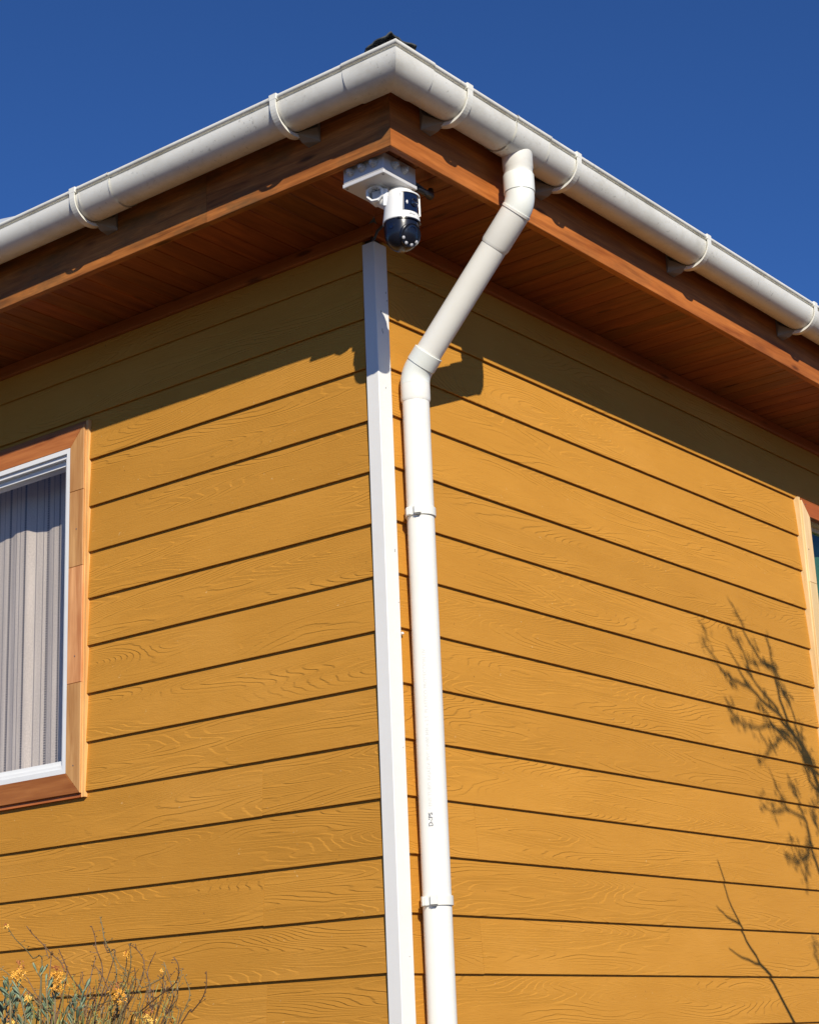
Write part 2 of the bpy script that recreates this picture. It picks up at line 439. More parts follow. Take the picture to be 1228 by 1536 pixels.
# window openings: outer edge of the casing
LW = dict(s0=-2.55, s1=-1.2526, z0=.556, z1=1.834)
RW = dict(s0=2.700, s1=4.05, z0=.62, z1=1.862)
rnd = random.Random(3)
def clad(side, Z, near, far, W, joints):
    sg = 1 if far > near else -1
    for k in range(len(Z)):
        zb = Z[k]; zt = ZS-.003 if k == 0 else Z[k-1]; top = zt if k == 0 else zt+.022
        cuts = [near]+[j for j in joints(k)]+[far]
        for i in range(len(cuts)-1):
            a, b = sorted((cuts[i], cuts[i+1]))
            if i > 0:
                if sg > 0: a += .0012
                else: b -= .0012
            dz = rnd.uniform(-.0009, .0009); zbb = zb+dz
            w0, w1, wz0, wz1 = W['s0'], W['s1'], W['z0'], W['z1']
            if zbb < wz1 and top > wz0 and a < w1 and b > w0:
                segs = []
                if a < w0: segs.append((a, w0, zbb, top))
                if b > w1: segs.append((w1, b, zbb, top))
                m0, m1 = max(a, w0), min(b, w1)
                if zbb < wz0-.004: segs.append((m0, m1, zbb, min(top, wz0)))
                if top > wz1+.004: segs.append((m0, m1, max(zbb, wz1), top))
                # pieces joined to each other stay one board, lone pieces are boards of their own
                full_h = [q for q in segs if not (abs(q[0]-m0) < 1e-6 and abs(q[1]-m1) < 1e-6)]
                part_h = [q for q in segs if q not in full_h]
                if part_h:
                    q = segs[0]; board(side, q[0], q[1], zbb, zt, q[2], q[3], segs[1:])
                else:
                    for q in full_h: board(side, q[0], q[1], zbb, zt, q[2], q[3])
            else:
                board(side, a, b, zbb, zt, zbb, top)
# k counts from the eaves: index 2 is the first fitted line
clad('L', ZL, -.0350, XEND, LW, lambda k: [-.4855+.002*(k % 3), -3.4] if (k >= 10 and k % 2 == 0) else ([-2.9] if k % 2 else [-3.4]))
clad('R', ZR, .0375, YEND, RW, lambda k: [.370, 3.3] if (k >= 11 and k % 2 == 1) else ([4.6] if k % 2 else [3.9]))

# wall core with openings, foundation, the two back walls
def core(side, W, s0, s1):
    D0, D1 = -.0065, -.12; o_ = .062
    m_ = MB(); z0, z1 = GROUND+.3, ZS-.002
    a, b, c, d = W['s0']+o_, W['s1']-o_, W['z0']+o_, W['z1']-o_
    m_.box(s0, a, -D0, -D1, z0, z1); m_.box(b, s1, -D0, -D1, z0, z1)
    m_.box(a, b, -D0, -D1, z0, c); m_.box(a, b, -D0, -D1, d, z1)
    m_.build('wall_core', M_core, house, side)
core('L', LW, XEND, -.0065); core('R', RW, .121, YEND)
MB().box(XEND, XEND+.12, .121, YEND, GROUND+.3, ZS-.002).build('wall_core', M_siding, house)
MB().box(XEND+.12, -.121, YEND-.12, YEND, GROUND+.3, ZS-.002).build('wall_core', M_siding, house)
MB().box(XEND+.02, -.02, .02, YEND-.02, GROUND-.1, GROUND+.299).build('foundation', M_conc, house)
MB().box(XEND+.13, -.13, .13, YEND-.13, ZS-.05, ZS-.01).build('ceiling', M_room, house)
MB().box(XEND+.13, -.13, .13, YEND-.13, GROUND+.3, GROUND+.35).build('floor_slab', M_room, house)
MB().box(-1.15, -1.10, .13, 4.0, GROUND+.351, ZS-.051).build('partition_wall', M_room, house)
MB().box(-2.4, -2.35, 1.2, YEND-.13, GROUND+.351, ZS-.051).build('partition_wall', M_room, house)

# white corner trim (L profile over the board ends)
T = .018
prof = [(-.0275, -T), (-.0265, -T-.0006), (T-.0006, -T-.0006), (T+.0006, -T+.0006), (T+.0006, .0395), (T, .0405), (.0, .0405), (.0, .0), (-.0275, .0)]
tr = MB().prism([(p[0], p[1]) for p in prof], GROUND+.28, 2.0875, lambda p, t: (p[0], p[1], t)).build('corner_trim', M_trim, house)

MB().lathe([(0, .004), (.0028, .0035), (.0045, .001), (.0045, -.001), (0, -.001)], n=12).xf(Matrix.Translation((.0135, .053, .884)) @ Matrix.Rotation(R(90), 4, 'Y')).build('sealant_blob', M_trim, house, smooth=True)
rs = random.Random(9)
for (zz, yy, ll) in ((1.93, .030, .006), (1.905, .033, .005), (1.86, .004, .008), (1.80, .006, .010), (1.795, .009, .006), (1.62, .012, .005), (1.12, .026, .009), (.97, .034, .003), (.55, .03, .004), (-.02, .022, .003)):
    MB().box(T+.0006, T+.0013, yy, yy+.0016, zz, zz+ll).xf(Matrix.Identity(4)).build('scuff_mark', M_under, tr)
# cornice strip under the soffit
def cornice(side, s_in, s_out, dirn):
    pr = [(.0005, ZS-.0015), (.0005, 2.106), (.017, 2.106), (.0215, 2.1105), (.0215, ZS-.0015)]
    m_ = MB()
    m_.prism(pr, 0, 1, lambda p, t: ((dirn*p[0] if t == 0 else s_out), -p[0], p[1]))
    return m_
cornice('L', 0, XEND, 1).build('cornice_strip', M_corn, house)
# on the right wall s runs the other way from the corner
MB().prism([(.0005, ZS-.0015), (.0005, 2.106), (.017, 2.106), (.0215, 2.1105), (.0215, ZS-.0015)], 0, 1,
    lambda p, t: ((-p[0] if t == 0 else YEND), -p[0], p[1])).build('cornice_strip', M_corn, house, 'R')

# soffit boards, laid square to each wall and mitred at the corner
def soffit(side, s_lo, s_hi, mitre_hi, bw, rd):
    """mitre along |s| = D; for 'L' the corner is at s=+EF, for 'R' at s=-EF"""
    s = s_hi if mitre_hi else s_lo; inner = EF-.0225
    k = 0
    while True:
        a = s; wdt = bw+rd.uniform(-.001, .001); b = s-wdt if mitre_hi else s+wdt
        lo, hi = min(a, b), max(a, b)
        if lo < s_lo-1e-6 or hi > s_hi+1e-6: break
        g_ = .0032; dpt = .0035; dz = rd.uniform(-.0005, .0005)
        def dstart(x):     # inner D limit on the mitre
            v = x if mitre_hi else -x
            return max(0.001, v+.0006)
        m_ = MB(); pts = [(lo+.0002, ZS+dpt), (lo+g_, ZS+dz), (hi-g_, ZS+dz), (hi-.0002, ZS+dpt), (hi-.0002, ZS+.012), (lo+.0002, ZS+.012)]
        if min(dstart(lo), dstart(hi)) < inner-.01:
            m_.prism(pts, 0, 1, lambda p, t: (p[0], -(min(dstart(p[0]), inner) if t == 0 else inner), p[1]))
            # board runs along D: turn local axes so that the grain follows it
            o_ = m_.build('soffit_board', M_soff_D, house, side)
        s = b; k += 1
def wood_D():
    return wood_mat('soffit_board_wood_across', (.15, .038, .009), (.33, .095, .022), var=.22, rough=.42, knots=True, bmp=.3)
# grain along the local y axis
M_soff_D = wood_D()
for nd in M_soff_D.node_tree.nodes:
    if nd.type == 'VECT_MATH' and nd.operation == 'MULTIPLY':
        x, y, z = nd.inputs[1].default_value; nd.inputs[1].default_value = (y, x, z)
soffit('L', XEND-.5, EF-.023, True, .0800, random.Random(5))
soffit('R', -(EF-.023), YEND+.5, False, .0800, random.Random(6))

# fascia boards (mitred), the lower strip of each is in the sun
def fascia(side, a, b, mat, za=ZF, zb=2.345, mitre=None):
    pr = [(EF-.022, za), (EF-.0015, za), (EF, za+.0015), (EF, zb), (EF-.022, zb)]
    def fn(p, t):
        s = (a, b)[t]
        if mitre == t: s = math.copysign(p[0]-.0004, s)
        return (s, -p[0], p[1])
    return MB().prism(pr, 0, 1, fn).build('fascia_board', mat, house, side)
fascia('L', -.3195, EF, M_fasc, mitre=1)
fascia('L', -3.1, -.3205, M_fasc, za=ZF+.0015)
fascia('L', XEND-.5, -3.1012, M_fasc)
fascia('R', -EF, 3.4, M_fascR, mitre=0)
fascia('R', 3.4012, YEND+.5, M_fascR, za=ZF+.001)

# hip roof sheets
ze = 2.352; eo = EF+.045; sl_ = .34
xs0, xs1, ys0, ys1 = XEND-eo, eo, -eo, YEND+eo
hw = (xs1-xs0)/2; rz = ze+hw*sl_; rxm = (xs0+xs1)/2
A, B, Cc, Dd = (xs0, ys0), (xs1, ys0), (xs1, ys1), (xs0, ys1)
r1, r2 = (rxm, ys0+hw), (rxm, ys1-hw)
def roofpl(pts):
    m_ = MB(); n0 = len(pts); up = .012
    m_.add([(*p[:2], p[2]) for p in pts]+[(*p[:2], p[2]+up) for p in pts],
           [tuple(range(n0)), tuple(range(n0, 2*n0))]+[(i, (i+1) % n0, n0+(i+1) % n0, n0+i) for i in range(n0)])
    return m_.build('roof_sheet', M_roofm, house)
P3 = lambda p, z: (p[0], p[1], z)
roofpl([P3(A, ze), P3(B, ze), P3(r1, rz)]); roofpl([P3(B, ze), P3(Cc, ze), P3(r2, rz), P3(r1, rz)])
roofpl([P3(Cc, ze), P3(Dd, ze), P3(r2, rz)]); roofpl([P3(Dd, ze), P3(A, ze), P3(r1, rz), P3(r2, rz)])
# hip cap: bent sheet with a ragged front end over the corner
def hipcap():
    m_ = MB(); dirv = Vector((-1, 1, sl_*1.0)).normalized(); side_ = Vector((1, 1, 0)).normalized(); up = dirv.cross(side_)*-1
    if up.z < 0: up = -up
    st = Vector((.462, -.462, 2.382)); vs = []; fs = []; nn = 18; rd = random.Random(4)
    L_ = [0, .012, .12, .5, 1.2, 3.9]
    for i, l in enumerate(L_):
        for k in range(nn+1):
            t = k/nn*2-1; a_ = t*.070
            h_ = .032*(1-abs(t)**1.3)-.010*abs(t)+.003*math.sin(7*t+1)
            if i == 0: h_ += rd.uniform(-.003, .003)
            ll = l+(.012*math.sin(5*t)+rd.uniform(-.004, .004) if i == 0 else 0)
            vs.append((st+dirv*ll+side_*a_+up*h_)[:])
    for i in range(len(L_)-1):
        for k in range(nn): fs.append((i*(nn+1)+k, i*(nn+1)+k+1, (i+1)*(nn+1)+k+1, (i+1)*(nn+1)+k))
    o_ = m_.add(vs, fs).build('hip_cap', M_cap, house, smooth=True)
    md = o_.modifiers.new('solid', 'SOLIDIFY'); md.thickness = .005
    # grey flashing plate under it
    pv = [st+side_*a_+Vector((0, 0, z)) for a_, z in ((-.055, -.06), (.055, -.06), (.045, .004), (.015, .03), (-.02, .03), (-.045, .0))]
    m2 = MB(); n0 = len(pv)
    m2.add([(p+dirv*.03)[:] for p in pv]+[(p+dirv*.036)[:] for p in pv], [tuple(range(n0)), tuple(range(n0, 2*n0))]+[(i, (i+1) % n0, n0+(i+1) % n0, n0+i) for i in range(n0)])
    m2.build('hip_flashing', M_under, house)
hipcap()

# ------------------------------------------------------------------ windows
def window(side, W, matA, matV, glass, near_right, wlabel, seg_z, prot, fw=.070, fr=.030, rec=.0012, fmat=None, mould=None):
    fmat = fmat or M_wfr; mould = mould or M_mould
    """parts of the house: the white frame with its casing boards, sash and pane"""
    s0, s1, z0, z1 = W['s0'], W['s1'], W['z0'], W['z1']; E = .013   # thin outer moulding
    a0, a1, b0, b1 = s0+E, s1-E, z0+E, z1-E                          # front boards, outer edge
    i0, i1, j0, j1 = a0+fw, a1-fw, b0+fw, b1-fw                      # front boards, inner edge
    m_ = MB(); dF, dB = prot-rec, -.045
    def ringbox(mb, x0, x1, zz0, zz1, wd, d0, d1):
        mb.box(x0, x0+wd, -d0, -d1, zz0, zz1); mb.box(x1-wd, x1, -d0, -d1, zz0, zz1)
        mb.box(x0+wd, x1-wd, -d0, -d1, zz0, zz0+wd); mb.box(x0+wd, x1-wd, -d0, -d1, zz1-wd, zz1)
    ringbox(m_, i0, i1, j0, j1, fr*.55, dF, dB)
    ringbox(m_, i0+fr*.55, i1-fr*.55, j0+fr*.55, j1-fr*.55, fr*.45, dF-.009, dB+.001)
    w_ = m_.build('window', fmat, house, side); w_['label'] = wlabel
    q0, q1, p0, p1 = i0+fr, i1-fr, j0+fr, j1-fr
    m_ = MB(); ringbox(m_, q0+.0005, q1-.0005, p0+.0005, p1-.0005, .018, dF-.026, dB+.003); m_.build('sash', fmat, w_, side)
    MB().box(q0+.012, q1-.012, -(dF-.032), -(dF-.036), p0+.012, p1-.012).build('pane', glass, w_, side)
    # mitred casing boards; the uprights are pieced together
    c = .0015; D0 = .002; D1 = prot
    def piece(poly, mat, ch=True):
        n0 = len(poly); cx = sum(p[0] for p in poly)/n0; cz = sum(p[1] for p in poly)/n0
        inn = []
        for p in poly:
            dx, dz = cx-p[0], cz-p[1]
            inn.append((p[0]+math.copysign(min(c, abs(dx)), dx), p[1]+math.copysign(min(c, abs(dz)), dz)))
        vs = [(p[0], -D0, p[1]) for p in poly]+[(p[0], -(D1-c), p[1]) for p in poly]+[(p[0], -D1, p[1]) for p in inn]
        fs = [tuple(range(n0)), tuple(range(2*n0, 3*n0))]
        for l in (0, 1):
            fs += [(l*n0+i, l*n0+(i+1) % n0, (l+1)*n0+(i+1) % n0, (l+1)*n0+i) for i in range(n0)]
        MB().add(vs, fs).build('casing_board', mat, w_, side)
    e = .0004
    for xo, xi in ((a0, i0), (a1, i1)):
        cuts = [b0]+[z for z in seg_z]+[b1]
        for i in range(len(cuts)-1):
            lo, hi = cuts[i]+e, cuts[i+1]-e
            lo_i = j0+e if i == 0 else lo; hi_i = j1-e if i == len(cuts)-2 else hi
            piece([(xo, lo), (xi, lo_i), (xi, hi_i), (xo, hi)], matV)
    xm = a0+(a1-a0)*.42
    for zo, zi in ((b0, j0), (b1, j1)):
        sgn = e if zo < zi else -e
        piece([(a0+e, zo), (xm-e, zo), (xm-e, zi), (i0+e, zi)], matA)
        piece([(xm+e, zo), (a1-e, zo), (i1-e, zi), (xm+e, zi)], matA)
    # thin outer moulding strips
    for (x0, x1, zz0, zz1) in ((s0, a0-.0006, z0, z1), (a1+.0006, s1, z0, z1)):
        MB().box(x0, x1, -.001, -(prot-.009), zz0, zz1, .0012).build('moulding_strip', mould, w_, side)
    for (zz0, zz1) in ((z0, b0-.0006), (b1+.0006, z1)):
        MB().box(a0, a1, -.001, -(prot-.009), zz0, zz1, .0012).build('moulding_strip', matA, w_, side)
    return (q0, q1, p0, p1), w_
(ql, wl) = window('L', LW, M_casH, M_casV, M_glass, True, 'white framed window in reddish timber casing with a drawn curtain', [.93, 1.325, 1.59], .026)
(qr, wr) = window('R', RW, M_corn, M_casP, M_glassg, False, 'green tinted window with pale pine casing', [1.02, 1.5], .034, .062, .008, .026, M_casP, M_casP)
# nails in the upright casing
for zz in (.66, 1.02, 1.455):
    MB().lathe([(0, .0012), (.0022, .001), (.0024, 0)], n=10).xf(Matrix.Translation((LW['s1']-.045, -.0262, zz)) @ Matrix.Rotation(R(90), 4, 'X')).build('nail', M_metal, wl)
for zz, ss in ((1.835, RW['s0']+.045), (1.64, RW['s0']+.03), (1.28, RW['s0']+.05)):
    MB().lathe([(0, .0012), (.0028, .001), (.003, 0)], n=10).xf(Matrix.Translation((ss, -.0342, zz)) @ Matrix.Rotation(R(90), 4, 'X')).build('nail', M_metal, wr, 'R')

# curtain behind the left window
m_ = MB(); cv = []; cf = []; nx = 240; q0, q1, p0, p1 = ql
def fold(s): return   .150+.0035*math.sin(2*math.pi*s/.155+.6)+.0015*math.sin(2*math.pi*s/.061+2)+.009*math.sin(2*math.pi*s/.33+1.2)
zr = [p0-.25, p0+.3, p1-.3, p1+.12]
for j, z in enumerate(zr):
    for i in range(nx+1):
        s = q0-.15+(q1+.13-q0+.15)*i/nx; cv.append((s, fold(s+.004*j), z))
for j in range(len(zr)-1):
    for i in range(nx): cf.append((j*(nx+1)+i, j*(nx+1)+i+1, (j+1)*(nx+1)+i+1, (j+1)*(nx+1)+i))
o = m_.add(cv, cf).build('curtain', M_curt, smooth=True)
tag(o, 'grey striped sheer curtain drawn behind the left window pane', 'curtain')

M_curg = newmat('added_teal_fabric', (.15, .23, .19), .8)[0]  # unseen curtain, added only to turn the right pane teal
m_ = MB(); q0, q1, p0, p1 = qr; cv = []; cf = []
for j, z in enumerate((p0-.05, p1+.05)):
    for i in range(61):
        s_i = q0-.1+(q1-q0+.2)*i/60; cv.append((s_i, .10+.008*math.sin(s_i*40), z))
for i in range(60): cf.append((i, i+1, 61+i+1, 61+i))
o = m_.add(cv, cf).build('curtain', M_curg, None, 'R', True)
tag(o, 'teal curtain added unseen behind the right window to colour its pane', 'curtain')

# ------------------------------------------------------------------ gutter
GR, GD, GZ = .0615, EF+.076, 2.315    # radius, centre distance from wall, centre height
def gprof(r, inset=0.0, bead=True, th=.0022):
    """closed section (D, z) of an open half round gutter with a rolled front lip"""
    out = [(GD-r, GZ+.028)]
    out += [(GD-r*math.cos(a), GZ-r*math.sin(a)) for a in [math.pi*k/28 for k in range(29)]]
    out += [(GD+r, GZ+.004), (GD+r-.006, GZ+.0045), (GD+r-.006, GZ+.0125)]
    if bead:
        for k in range(9):
            a = -math.pi/2+math.pi*k/8*1.5; out.append((GD+r-.001+.0072*math.cos(a), GZ+.0195+.0072*math.sin(a)))
    r2 = r-th
    inn = [(GD+r2-.0065, GZ+.014), (GD+r2-.0065, GZ+.002)]+[(GD+r2*math.cos(a), GZ-r2*math.sin(a)) for a in [math.pi*k/28 for k in range(29)]]+[(GD-r2, GZ+.028)]
    return out+inn
def gut(side, a, b, r, name, parent, mat, mitre=None, sgn=1):
    def fn(p, t):
        s = (a, b)[t]
        if mitre == t: s = sgn*p[0]
        return (s, -p[0], p[1])
    mb = MB(); pr = gprof(r); n0 = len(pr); no = n0-31
    vs = [fn(p, 0) for p in pr]+[fn(p, 1) for p in pr]
    fs = [(i, (i+1) % n0, n0+(i+1) % n0, n0+i) for i in range(n0)]
    mb.add(vs, fs)
    return mb.build(name, mat, parent, side, True)
gut_t = empty('roof_gutter', (0, 0, GROUND), 'white half round gutter running round the eaves of the house corner', 'gutter')
gut_t.location = (GD, -GD, GZ)
GEND = 7.2
gut('L', -XEND*-1-.55, -.700, GR, 'gutter_channel', gut_t, M_gut)
gut('L', -.696, .350, GR, 'gutter_channel', gut_t, M_gut)
gut('L', .340, 0, GR+.003, 'corner_piece', gut_t, M_gut, 1, 1)
gut('R', 0, -.362, GR+.003, 'corner_piece', gut_t, M_gut, 0, -1)
gut('R', -.368, 3.0, GR, 'gutter_channel', gut_t, M_gut)
gut('R', 3.004, GEND, GR, 'gutter_channel', gut_t, M_gut)
# joint sleeves with a raised rib at each end
def sleeve(side, a, b):
    o_ = gut(side, a, b, GR+.0025, 'joint_sleeve', gut_t, M_gut)
    gut(side, a, a+.004, GR+.0042, 'sleeve_rib', o_, M_brk); gut(side, b-.004, b, GR+.0042, 'sleeve_rib', o_, M_brk)
    return o_
sleeve('L', -.735, -.597)
sleeve('R', .032, .205)
# brackets: crescent strap with a triangular foot on the fascia
def bracket(side, s, sg):
    ri = GR+.0045; w_ = .011
    outer = []; inner = []
    for k in range(25):
        a = math.pi*1.0*k/24                       # 0 = front rim, pi = fascia side
        g_ = .0035+.019*(k/24)**1.6
        inner.append((GD+ri*math.cos(a), GZ-ri*math.sin(a)+(.012 if k == 0 else 0)))
        outer.append((GD+(ri+g_)*math.cos(a), GZ-(ri+g_)*math.sin(a)+(.012 if k == 0 else 0)))
    outer = [(max(d, EF+.0012), z) for d, z in outer]; inner = [(max(d, EF+.0012), z) for d, z in inner]
    pr = outer+inner[::-1]
    m_ = MB(); n0 = 25
    for (sa, sb) in ((s-w_, s+w_),):
        vs = [(sa, -p[0], p[1]) for p in outer]+[(sa, -p[0], p[1]) for p in inner]+[(sb, -p[0], p[1]) for p in outer]+[(sb, -p[0], p[1]) for p in inner]
        fs = []
        for i in range(n0-1):
            fs += [(i, i+1, n0+i+1, n0+i), (2*n0+i, 2*n0+i+1, 3*n0+i+1, 3*n0+i), (i, i+1, 2*n0+i+1, 2*n0+i), (n0+i, n0+i+1, 3*n0+i+1, 3*n0+i)]
        fs += [(0, n0, 3*n0, 2*n0), (n0-1, 2*n0-1, 4*n0-1, 3*n0-1)]
        m_.add(vs, fs)
    o_ = m_.build('gutter_bracket', M_brk, gut_t, side)
    # rim clip
    MB().box(s-.014, s+.014, -(GD+GR+.0085), -(GD+GR-.006), GZ+.010, GZ+.0285, .0015).build('rim_clip', M_brk, o_, side)
    # foot: wedge against the fascia
    e_ = s+sg*.052; s_ = s+sg*w_*.6; m2 = MB()
    A_0 = [(s_, -(EF+.001), GZ-.012), (s_, -(EF+.058), GZ-.0635), (s_, -(EF+.030), GZ-.0815), (s_, -(EF+.001), GZ-.0865)]
    B_0 = [(e_, -(EF+.001), GZ-.012), (e_, -(EF+.012), GZ-.040), (e_, -(EF+.0045), GZ-.0805), (e_, -(EF+.001), GZ-.0825)]
    m2.add(A_0+B_0, [(0, 1, 2, 3), (4, 5, 6, 7), (0, 1, 5, 4), (1, 2, 6, 5), (2, 3, 7, 6), (3, 0, 4, 7)])
    m2.build('bracket_foot', M_foot, o_, side)
    # two locating ribs
    return o_
for s in (-4.0, -3.2, -2.4, -1.57, -.760, .085): bracket('L', s, 1)
for s in (-.200, .355, 1.15, 1.945, 2.74, 3.54, 4.3, 5.1): bracket('R', s, -1)

# ------------------------------------------------------------------ downpipe
PX, PY, UY = .060, .102, .118      # axis of the upright, and y of the outlet
dp = empty('rain_downpipe', (PX, PY, GROUND), 'white round downpipe with two elbows running down from the gutter beside the corner trim', 'downpipe')
r = .0405
def arc(p0, d0, d1, rad, n=10):
    """points of a bend that starts at p0 going d0 and ends going d1"""
    d0 = Vector(d0).normalized(); d1 = Vector(d1).normalized(); ang = d0.angle(d1)
    c = (d1-d0*d0.dot(d1)).normalized(); cen = Vector(p0)+c*rad
    return [cen-c*rad*math.cos(ang*k/n)+d0*rad*math.sin(ang*k/n) for k in range(n+1)]
dn = Vector((0, 0, -1))
diag = (Vector((PX, PY, 1.668))-Vector((GD, UY, 2.098))).normalized()
# outlet spigot
MB().sweep([(GD, UY, 2.30), (GD, UY, 2.222), (GD, UY, 2.219), (GD, UY, 2.190)], [.0455, .0455, .0432, .0432], 48).build('gutter_outlet', M_gut, dp, smooth=True)
# upper elbow: socket, bend, lower socket
e1 = arc((GD, UY, 2.135), dn, diag, .075)
path = [Vector((GD, UY, 2.2)), Vector((GD, UY, 2.198)), Vector((GD, UY, 2.143)), Vector((GD, UY, 2.1425))]+e1
rad = [.0450, .0462, .0462, .0440]+[.0440]*len(e1)
MB().sweep(path, rad, 48).build('upper_elbow', M_elb, dp, smooth=True)
ee = e1[-1]
L1 = ee+diag*.115
MB().sweep([ee+diag*-.012, ee+diag*-.0115, ee+diag*-.004, ee+diag*-.0035, ee+diag*.105, L1], [.0440, .0462, .0462, .0442, .0442, .0415], 48).build('pipe_socket', M_pipe, dp, smooth=True)
# lower bend
rad_b = .075; ang = diag.angle(dn); tl = rad_b*math.tan(ang/2)
corner = Vector((PX, PY, 0)); tpar = (PX-ee.x)/diag.x; corner = ee+diag*tpar
b0 = corner-diag*tl
e2 = arc(b0, diag, dn, rad_b)
MB().sweep([L1-diag*.02, b0-diag*.02], r, 48).build('sloping_pipe', M_pipe, dp, smooth=True)
path = [b0-diag*.050, b0-diag*.0495, b0-diag*.006, b0-diag*.0055]+e2+[e2[-1]+dn*.004, e2[-1]+dn*.0045]
rad = [.0425, .0462, .0462, .0442]+[.0442]*len(e2)+[.0442, .0428]
MB().sweep(path, rad, 48).build('lower_elbow', M_elb, dp, smooth=True)
zb_ = e2[-1].z
MB().sweep([(PX, PY, zb_-.004), (PX, PY, zb_-.0045), (PX, PY, zb_-.050), (PX, PY, zb_-.058)], [.0425, .0442, .0442, .0412], 48).build('pipe_socket', M_pipe, dp, smooth=True)
MB().sweep([(PX, PY, zb_-.02), (PX, PY, .8), (PX, PY, -.3), (PX, PY, GROUND+.02)], r, 64).build('upright_pipe', M_pipe, dp, smooth=True)
# clips
def clip(z):
    m_ = MB(); ro, ri = .0452, .0408; n0 = 48; h_ = .0135
    vs = []; fs = []
    for (rr, zz) in ((ri, -h_), (ro-.001, -h_), (ro, -h_+.001), (ro, h_-.001), (ro-.001, h_), (ri, h_)):
        for k in range(n0):
            a = 2*math.pi*k/n0; vs.append((PX+rr*math.cos(a), PY+rr*math.sin(a), z+zz))
    for i in range(5):
        for k in range(n0): fs.append((i*n0+k, i*n0+(k+1) % n0, (i+1)*n0+(k+1) % n0, (i+1)*n0+k))
    o_ = m_.add(vs, fs).build('pipe_clip', M_brk, dp, smooth=True)
    # back strap with ears left and right of the pipe
    MB().box(PX-.012, PX+.002, PY-.0535, PY+.0535, z-.014, z+.010, .002).build('clip_base', M_brk, o_)
    # snap lug at the front-left with its barb
    ang = R(-62); M_ = Matrix.Translation((PX, PY, z)) @ Matrix.Rotation(ang, 4, 'Z')
    MB().box(.0445, .0545, -.010, .010, -.012, .0145, .0012).xf(M_).build('clip_lug', M_brk, o_)
    mm = MB().box(.0455, .0515, -.007, .007, -.016, -.012, .0008).xf(M_)
    mm.build('clip_barb', M_under, o_)
clip(1.243); clip(.128)

# print on the pipe, running upwards
def text_on_pipe(txt, z0, size, ang, mat, name, parent):
    cu = bpy.data.curves.new('t', 'FONT'); cu.body = txt; cu.size = size; cu.resolution_u = 3; cu.offset = size*.022
    to = bpy.data.objects.new('t', cu); C.objects.link(to)
    dg = bpy.context.evaluated_depsgraph_get(); me = bpy.data.meshes.new_from_object(to.evaluated_get(dg))
    bpy.data.objects.remove(to)
    bm = bmesh.new(); bm.from_mesh(me); bpy.data.meshes.remove(me)
    R_ = r+.0004
    # text x -> up the pipe, text y -> round the pipe
    vs = []
    for v in bm.verts:
        a = ang-(v.co.y)/R_
        vs.append((PX+R_*math.cos(a), PY+R_*math.sin(a), z0+v.co.x))
    bm.verts.index_update()
    fs = [[v.index for v in f.verts] for f in bm.faces]; ext = max(v.co.x for v in bm.verts); bm.free()
    mesh_obj(name, vs, fs, mat, parent); return z0+ext
AZ = R(-56)
zt_ = text_on_pipe('D-IPS', .328, .017, AZ, M_printd, 'printed_lettering', dp)
text_on_pipe('/ ENS TUBO BAJADA PVC DN80 MM x 2.5  PLASTICO PROTECCION UV', zt_+.008, .0145, AZ, M_print, 'printed_lettering', dp)

# ------------------------------------------------------------------ junction box
bx0, bx1, by0, by1 = .184, .331, -.352, -.205; bz = 2.081
jb = empty('junction_box', ((bx0+bx1)/2, (by0+by1)/2, bz), 'square grey plastic junction box with rubber grommets under the soffit corner', 'junction box')
MB().box(bx0, bx1, by0, by1, bz+.014, ZS-.0012, .003).build('box_body', M_box, jb)
MB().box(bx0-.002, bx1+.002, by0-.002, by1+.002, bz, bz+.0125, .0025).build('box_lid', M_box, jb)
for (sx, sy) in ((bx0+.008, by0+.008), (bx1-.008, by0+.008), (bx0+.008, by1-.008), (bx1-.008, by1-.008)):
    MB().lathe([(0, -.0012), (.0032, -.0012), (.0036, 0)], (sx, sy, bz), 14).build('lid_screw', M_metal, jb)
def grommet(p, ax):
    prof = [(.0145, 0), (.0145, .002), (.0125, .0022), (.0118, .007), (.0095, .0072), (.009, .0115), (.0068, .0118), (.006, .016), (0, .0162)]
    rot = Matrix.Rotation(R(90), 4, 'X') if ax == 'y' else Matrix.Rotation(R(90), 4, 'Y')
    MB().lathe(prof, n=24).xf(Matrix.Translation(p) @ rot).build('cable_grommet', M_rub, jb, smooth=True)
for k in range(3): grommet((bx0+.030+.042*k, by0, 2.122), 'y')
for k in range(2): grommet((bx1, by0+.046+.045*k, 2.122), 'x')

# ------------------------------------------------------------------ security camera
CX, CY, CZ = .3073, -.250, 1.9735
sc = empty('security_camera', (CX, CY, CZ), 'white dome security camera with a black swivelling head hanging below the grey box', 'security camera')
FA = R(-12)                                   # azimuth the lenses look to
RotF = Matrix.Translation((CX, CY, CZ)) @ Matrix.Rotation(FA, 4, 'Z')
# white housing
body = [(0, .093), (.022, .093), (.031, .0915), (.038, .087), (.0425, .079), (.0455, .062), (.0475, .040), (.0500, .018), (.0525, .000), (.0530, -.006), (.0515, -.008), (.0485, -.006), (.0480, .004), (0, .004)]
MB().lathe(body, (CX, CY, CZ), 64).build('camera_housing', M_camw, sc, smooth=True)
# dark head: short drum and ball
head = [(.0478, .003), (.0498, -.002), (.0505, -.012), (.0502, -.026), (.0490, -.040)]
head += [(.0490*math.cos(a), -.040-.050*math.sin(a)) for a in [math.pi/2*k/14 for k in range(1, 15)]]
hd = MB().lathe(head, (CX, CY, CZ), 64).build('camera_head', M_camb, sc, smooth=True)
